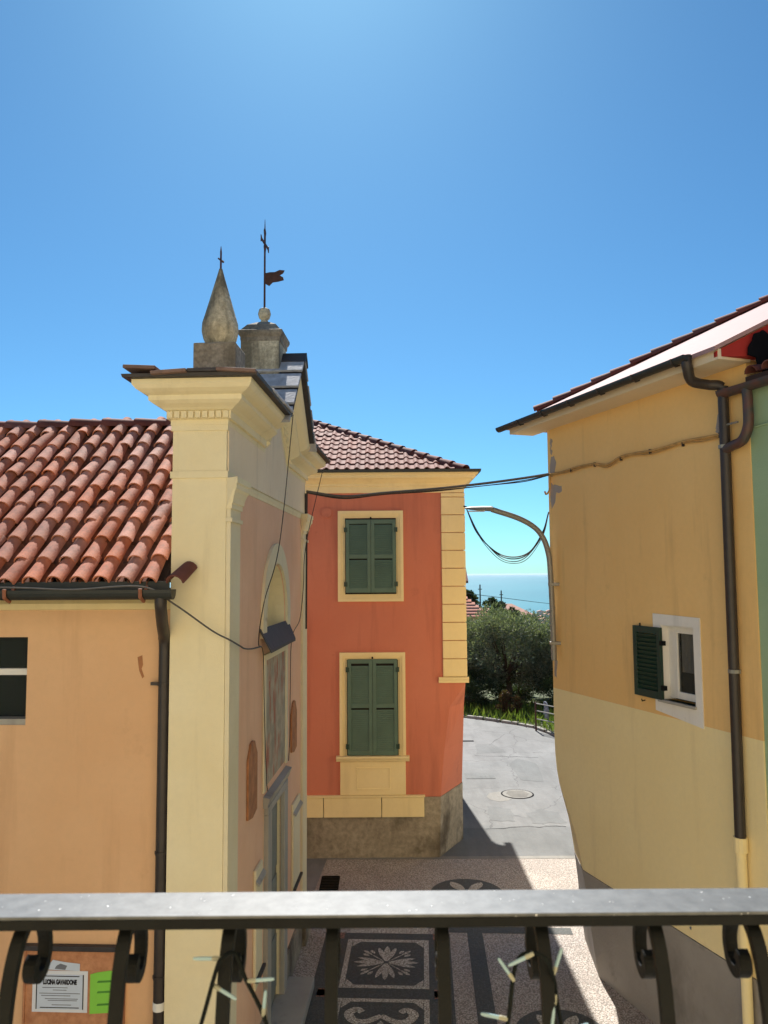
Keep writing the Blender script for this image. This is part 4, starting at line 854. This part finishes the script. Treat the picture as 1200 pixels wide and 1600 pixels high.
MB().lathe([(.40, -.002), (.44, -.002), (.44, .004), (.40, .004)], (0, 0, 0), 28).build('rim', M['matt_black'], mh)
dg_ = thing('road_drain', 'rectangular drain cover by the shadow edge behind the red house', 'drain', (2.75, 23.05, .004)); MB().box(-.42, .42, -.3, .3, 0, .005).build('cover', M['asphalt_patch'], dg_)
for k in range(6): MB().box(-.36+k*.13, -.33+k*.13, -.24, .24, .005, .008).build('slot', M['asphalt_patch'], dg_)
tag(MB().box(2.7, 3.12, 27.72, 27.86, .003, .012).build('drain_slot', M['matt_black']), 'short dark drain slot in the far road', 'drain')
# ================================================================== VEGETATION
def tree(name, label, cat, loc, h, rad, n, mat, leaf, trunk_h, group=None, base_z=0, squash=.8, clumps=26, tr=.14, seed=1, open_=.5):
    rs = np.random.default_rng(seed); t = thing(name, label, cat, loc, 0, group)
    tb = MB(); tips = []
    tb.tube(curve([(0, 0, -.2), (.08, .05, trunk_h*.5), (-.05, .08, trunk_h)], 4), [tr*1.35]+[tr*1.1]*4+[tr*.9]*4, 8)
    cz = (trunk_h*.7+h)/2; rz = (h-trunk_h*.7)/2
    cl = []
    for k in range(clumps):
        while True:
            p = rs.uniform(-1, 1, 3)
            if .25 < np.linalg.norm(p) < 1: break
        if rs.random() < open_: p = p/np.linalg.norm(p)*rs.uniform(.75, 1)
        c_ = np.array([p[0]*rad, p[1]*rad*.85, cz+p[2]*rz]); cl.append((c_, rs.uniform(.16, .34)*rad))
        if k % 2 == 0: m_ = c_*.45+np.array([0, 0, trunk_h*.5]); tb.tube(curve([(-.05, .08, trunk_h*.9), tuple(m_), tuple(c_)], 4), [tr*.55, tr*.5, tr*.45, tr*.38, tr*.3, tr*.25, tr*.2, tr*.15, tr*.1], 6)
    tb.build('trunk', M['bark'], t, smooth=True)
    P_, D_ = [], []
    tot = sum(r**2 for _, r in cl)
    for c_, r in cl:
        k = int(n*r**2/tot); d = rs.normal(size=(k, 3)); d /= np.linalg.norm(d, axis=1, keepdims=True); rr = r*rs.uniform(.2, 1, (k, 1))**.6
        pp = c_+d*rr*np.array([1, 1, squash]); P_.append(pp); D_.append(d+rs.normal(0, .6, (k, 3))+np.array([0, 0, .5]))
    leaves('crown', np.concatenate(P_), np.concatenate(D_), leaf, leaf*.2, M[mat], t); return t
G = 'olive trees across the road'
tree('olive_tree', 'large grey-green olive tree between the red house and the lamp post', 'tree', (5.7, 36.2, -.2), 4.35, 2.3, 26000, 'olive', .13, 1.5, G, seed=3, clumps=60, open_=.65)
tree('olive_tree', 'olive tree half hidden by the quoined corner of the red house', 'tree', (3.6, 37.5, -.3), 4.0, 2.1, 20000, 'olive', .13, 1.3, G, seed=5, clumps=50, open_=.65)
tree('olive_tree', 'olive tree half hidden by the yellow house, behind the metal railing', 'tree', (8.2, 36.8, -.2), 3.9, 2.0, 18000, 'olive', .13, 1.3, G, seed=8, clumps=50, open_=.65)
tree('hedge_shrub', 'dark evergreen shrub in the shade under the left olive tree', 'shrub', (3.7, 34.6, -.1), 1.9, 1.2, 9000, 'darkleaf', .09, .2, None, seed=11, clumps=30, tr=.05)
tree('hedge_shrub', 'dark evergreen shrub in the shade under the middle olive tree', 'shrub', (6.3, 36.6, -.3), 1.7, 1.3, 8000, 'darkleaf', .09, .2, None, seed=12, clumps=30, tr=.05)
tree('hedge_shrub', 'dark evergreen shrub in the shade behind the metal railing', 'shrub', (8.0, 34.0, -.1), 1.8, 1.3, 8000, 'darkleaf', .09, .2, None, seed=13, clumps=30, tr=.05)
tree('red_shrub', 'small red-leaved shrub on the grass verge', 'shrub', (5.1, 32.3, .0), 1.05, .48, 3500, 'redleaf', .08, .15, None, seed=14, clumps=22, tr=.03)
for k, (x, y, hh) in enumerate(((4.6, 39.5, 2.3), (7.0, 40, 2.2), (9.2, 39, 2.4))):  # shrubs added to cover bright sunlit gaps behind the trunks
    tree('hedge_shrub', ['added dark backmost shrub left of the middle olive trunk', 'added dark backmost shrub right of the middle olive trunk', 'added dark backmost shrub beside the yellow house corner'][k], 'shrub', (x, y, -.5), hh, 1.6, 9000, 'darkleaf', .12, .2, 'added dark shrubs behind the olive trees', seed=40+k, clumps=34, tr=.05)
# metal railing on the verge with a cloth hung over it
mr = thing('metal_railing', 'low metal tube railing on the grass verge by the yellow house', 'railing', (5.67, 29.5, 0))
pts = [(0, 0), (.75, -1.1), (1.5, -2.2)]
for x, y in pts: MB().tube([(x, y, 0), (x, y, 1.06)], .035, 8).build('post', M['rust'], mr)
for z in (.45, .75, 1.02): MB().tube([(0, 0, z), (1.5, -2.2, z)], .022, 6).build('rail', M['galv'], mr)
ck_ = MB(); prof = [(.28, -.07, .62), (.3, -.05, .9), (.3, -.02, 1.06), (.33, .03, 1.06), (.36, .06, .85), (.38, .08, .42)]
ck_.loft([[(x+.10*math.cos(1)*k_+.02*math.sin(k_*4+z*9), y-.15*k_+.015*math.cos(k_*5), z+.05*math.sin(k_*3)) for k_ in (0, .33, .66, 1, 1.33, 1.66)] for x, y, z in prof], closed=False)
ck2 = ck_.build('hung_cloth', simple('grey_cloth', S(150,156,166), .9, var=.5, scale=8, alt=S(60,64,76)), None, smooth=True); ck2.location = (5.67, 29.5, 0); tag(ck2, 'grey cloth draped over the metal railing on the verge', 'cloth')
sm_ = ck2.modifiers.new('thick', 'SOLIDIFY'); sm_.thickness = .02
# ================================================================== FAR THINGS
def far_house(name, label, loc, w, d, hw_, rise, roofmat, rz=0, tiles=False, gable=False, eave=.4):
    t = thing(name, label, 'house', loc, rz)
    wl = MB().box(-w/2, w/2, 0, d, -6, hw_).build('wall', M['far_wall'], t)
    for x in (-w*.3, w*.05, w*.33): wn_ = MB().box(x-.45, x+.45, -.03, .02, hw_-2.0, hw_-.7).build('window', M['shutter'], t)
    rr = MB(); a = w/2+eave; y0, y1 = -eave, d+eave; ym_ = d/2; hx_ = a-(0 if gable else (d/2+eave))
    rr.add([(-a, y0, hw_), (a, y0, hw_), (a, y1, hw_), (-a, y1, hw_), (-hx_, ym_, hw_+rise), (hx_, ym_, hw_+rise), (-a, y0, hw_-.12), (a, y0, hw_-.12), (a, y1, hw_-.12), (-a, y1, hw_-.12)],
           [(0, 1, 5, 4), (1, 2, 5), (2, 3, 4, 5), (3, 0, 4), (0, 6, 7, 1), (1, 7, 8, 2), (2, 8, 9, 3), (3, 9, 6, 0), (6, 9, 8, 7)])
    ro = rr.build('roof', M[roofmat], t)
    if tiles:
        n_ = 8
        for i in range(n_):
            f0 = i/n_; yy = y0+(ym_-y0)*f0; zz = hw_+rise*f0+.05; xa = a+(hx_-a)*f0
            MB().prism([(yy-.04, zz-.06), (yy+.24*1.0, zz+rise*.24/(ym_-y0)-.02), (yy+.24, zz+rise*.24/(ym_-y0)+.03), (yy-.04, zz+.06)], 'x', -xa+.05, xa-.05).build('tile_course', M['far_tile'], ro)
    return t
far_house('far_house', 'house behind the red house showing only a dark roof edge', (.6, 41, -1.2), 6.6, 6, 6.75, 2.2, 'tile_brown', 0, gable=True, eave=.5)
far_house('far_house', 'low house beyond the olive trees with an orange tiled hip roof', (3.6, 60, -2.2), 8.4, 3.4, 4.75, 1.75, 'far_tile', 0, tiles=True, eave=.4)
far_house('far_house', 'distant pink-roofed bungalow just below the sea', (18.2, 112, -7), 6.2, 5.0, 7.0, 1.5, 'far_pink')
far_house('far_house', 'distant low pinkish roof left of the pink-roofed bungalow', (14.2, 113, -7.6), 5.2, 5.0, 7.7, .8, 'far_pink', gable=True)
GF = 'dark trees in front of the sea'
for k, (x, y, ztop, r, lb) in enumerate([(8.6, 78, 3.0, 1.0, 'small dark tree beside the orange roof, in front of the sea'), (10.3, 77, 3.55, 1.15, 'tallest round dark tree in front of the sea, under the left pole'), (11.5, 79, 3.0, .9, 'dark bushy tree right of the tallest one, in front of the sea'), (13.6, 92, 2.7, 1.2, 'dark flat-topped tree under the right pole, in front of the sea'), (15.2, 92, 2.0, 1.0, 'dark bush directly left of the pink-roofed bungalow'), (7.2, 68, 4.3, .9, 'dark tree against the corner of the red house, above the orange roof'), (19.0, 72, -.2, 2.0, 'dark tree top in front of the coastal town beside the lamp post'), (11.4, 63, .6, 2.4, 'green tree between the orange roof and the bungalow')]):
    gz_ = terrain_z(x, y); hh = ztop-gz_; tree('far_tree', lb, 'tree', (x, y, gz_), hh, r*1.25, 4500, 'darkleaf', .28, max(.5, hh-2.6*r), GF, seed=20+k, clumps=24, tr=.1)
for (x, y, zt_, lb) in ((8.66, 70, 4.95, 'left thin utility pole rising in front of the sea'), (11.33, 75, 4.3, 'right thin utility pole rising in front of the sea')):
    g0 = terrain_z(x, y); po = thing('utility_pole', lb, 'pole', (x, y, g0), 0, 'utility poles'); MB().tube([(0, 0, 0), (0, 0, zt_-g0)], [.09, .06], 7).build('pole', M['bark'], po); MB().box(-.18, .18, -.04, .04, zt_-g0-.45, zt_-g0-.38).build('crossarm', M['bark'], po)
cable('power_line', 'thin power line sagging past the poles in front of the sea', [(5.5, 63, 4.55), (6.9, 66, 4.3), (8.66, 70, 4.0), (11.33, 75, 3.6), (19.15, 90, 2.42), (30, 110, 1.0)], .028, 'cable_dark', 6)
# pale coastal town at the foot of the hill
rr_ = random.Random(4)
for k in range(12):
    y = rr_.uniform(1450, 1860); w_ = rr_.uniform(9, 20); h_ = rr_.uniform(7, 16)
    x = y*.207+rr_.uniform(-16, 16)
    o = thing('town_block', 'pale block of the coastal town at the foot of the hill', 'building', (x, y, -96.5), rr_.uniform(-.3, .3), 'coastal town blocks')
    MB().box(-w_/2, w_/2, 0, rr_.uniform(8, 14), -2, h_).build('wall', M['town'], o); MB().prism([(-w_/2-.5, h_), (w_/2+.5, h_), (0, h_+2.4)], 'y', -.4, 9).build('roof', M['far_pink'], o)
# ================================================================== STRING LIGHTS on the railing
sl = thing('string_lights', 'dark wire of small pale fairy-light bulbs wound round the railing bars', 'string lights')
rail_y = .733
def bulb(p, d):
    d = Vector(d).normalized(); p = Vector(p); MB().tube([p, p+d*.006, p+d*.008], [.0017, .002, .0016], 8).build('bulb_base', M['bulb_base'], sl)
    MB().tube([p+d*.007, p+d*.014, p+d*.021, p+d*.024], [.0016, .0016, .0015, .001], 8).build('bulb', M['bulb'], sl, smooth=True)
wl_ = [(-.175, .70, 5.47), (-.161, .70, 5.515), (-.148, .695, 5.56), (-.142, .69, 5.572), (-.133, .70, 5.571), (-.123, .70, 5.549), (-.107, .70, 5.518), (-.09, .70, 5.47), (-.03, .71, 5.37), (.04, .71, 5.37), (.09, .70, 5.45), (.104, .70, 5.51), (.109, .70, 5.545), (.113, .70, 5.562), (.121, .695, 5.572), (.135, .69, 5.571), (.145, .70, 5.549), (.148, .705, 5.53), (.156, .71, 5.49), (.18, .71, 5.4)]
MB().tube(curve(wl_, 6), .0019, 6).build('wire', simple('dark_green_wire', S(18,22,20), .6, spec=.1), sl, smooth=True)
for p, d in (((-.145, .70, 5.567), (-1, -.1, .05)), ((-.152, .70, 5.545), (.9, -.2, -.4)), ((-.122, .70, 5.548), (1, -.1, .12)), ((-.108, .70, 5.519), (.12, -.2, 1)), ((.110, .698, 5.548), (-.55, -.1, .8)), ((.126, .69, 5.574), (-.9, -.1, -.35)), ((.1445, .70, 5.551), (.35, 0, .95)), ((.104, .70, 5.515), (-1, -.1, .25)), ((.154, .708, 5.498), (.9, -.2, .45)), ((.146, .70, 5.535), (-.2, -.3, -.9))): bulb(p, d)
# ================================================================== HAZE over the sea
hz = MB().box(-80000, 80000, -40000, 100000, -125, 13).build('haze', None); hz.data.materials.clear(); stuff(hz)
hm = bpy.data.materials.new('sea_haze'); hm.use_nodes = True; t = hm.node_tree; t.nodes.remove(t.nodes['Principled BSDF'])
pv = t.nodes.new('ShaderNodeVolumePrincipled'); pv.inputs['Density'].default_value = 1.1e-5; pv.inputs['Color'].default_value = (.8, .9, 1, 1); pv.inputs['Anisotropy'].default_value = .2
t.links.new(pv.outputs[0], t.nodes['Material Output'].inputs['Volume']); hz.data.materials.append(hm)
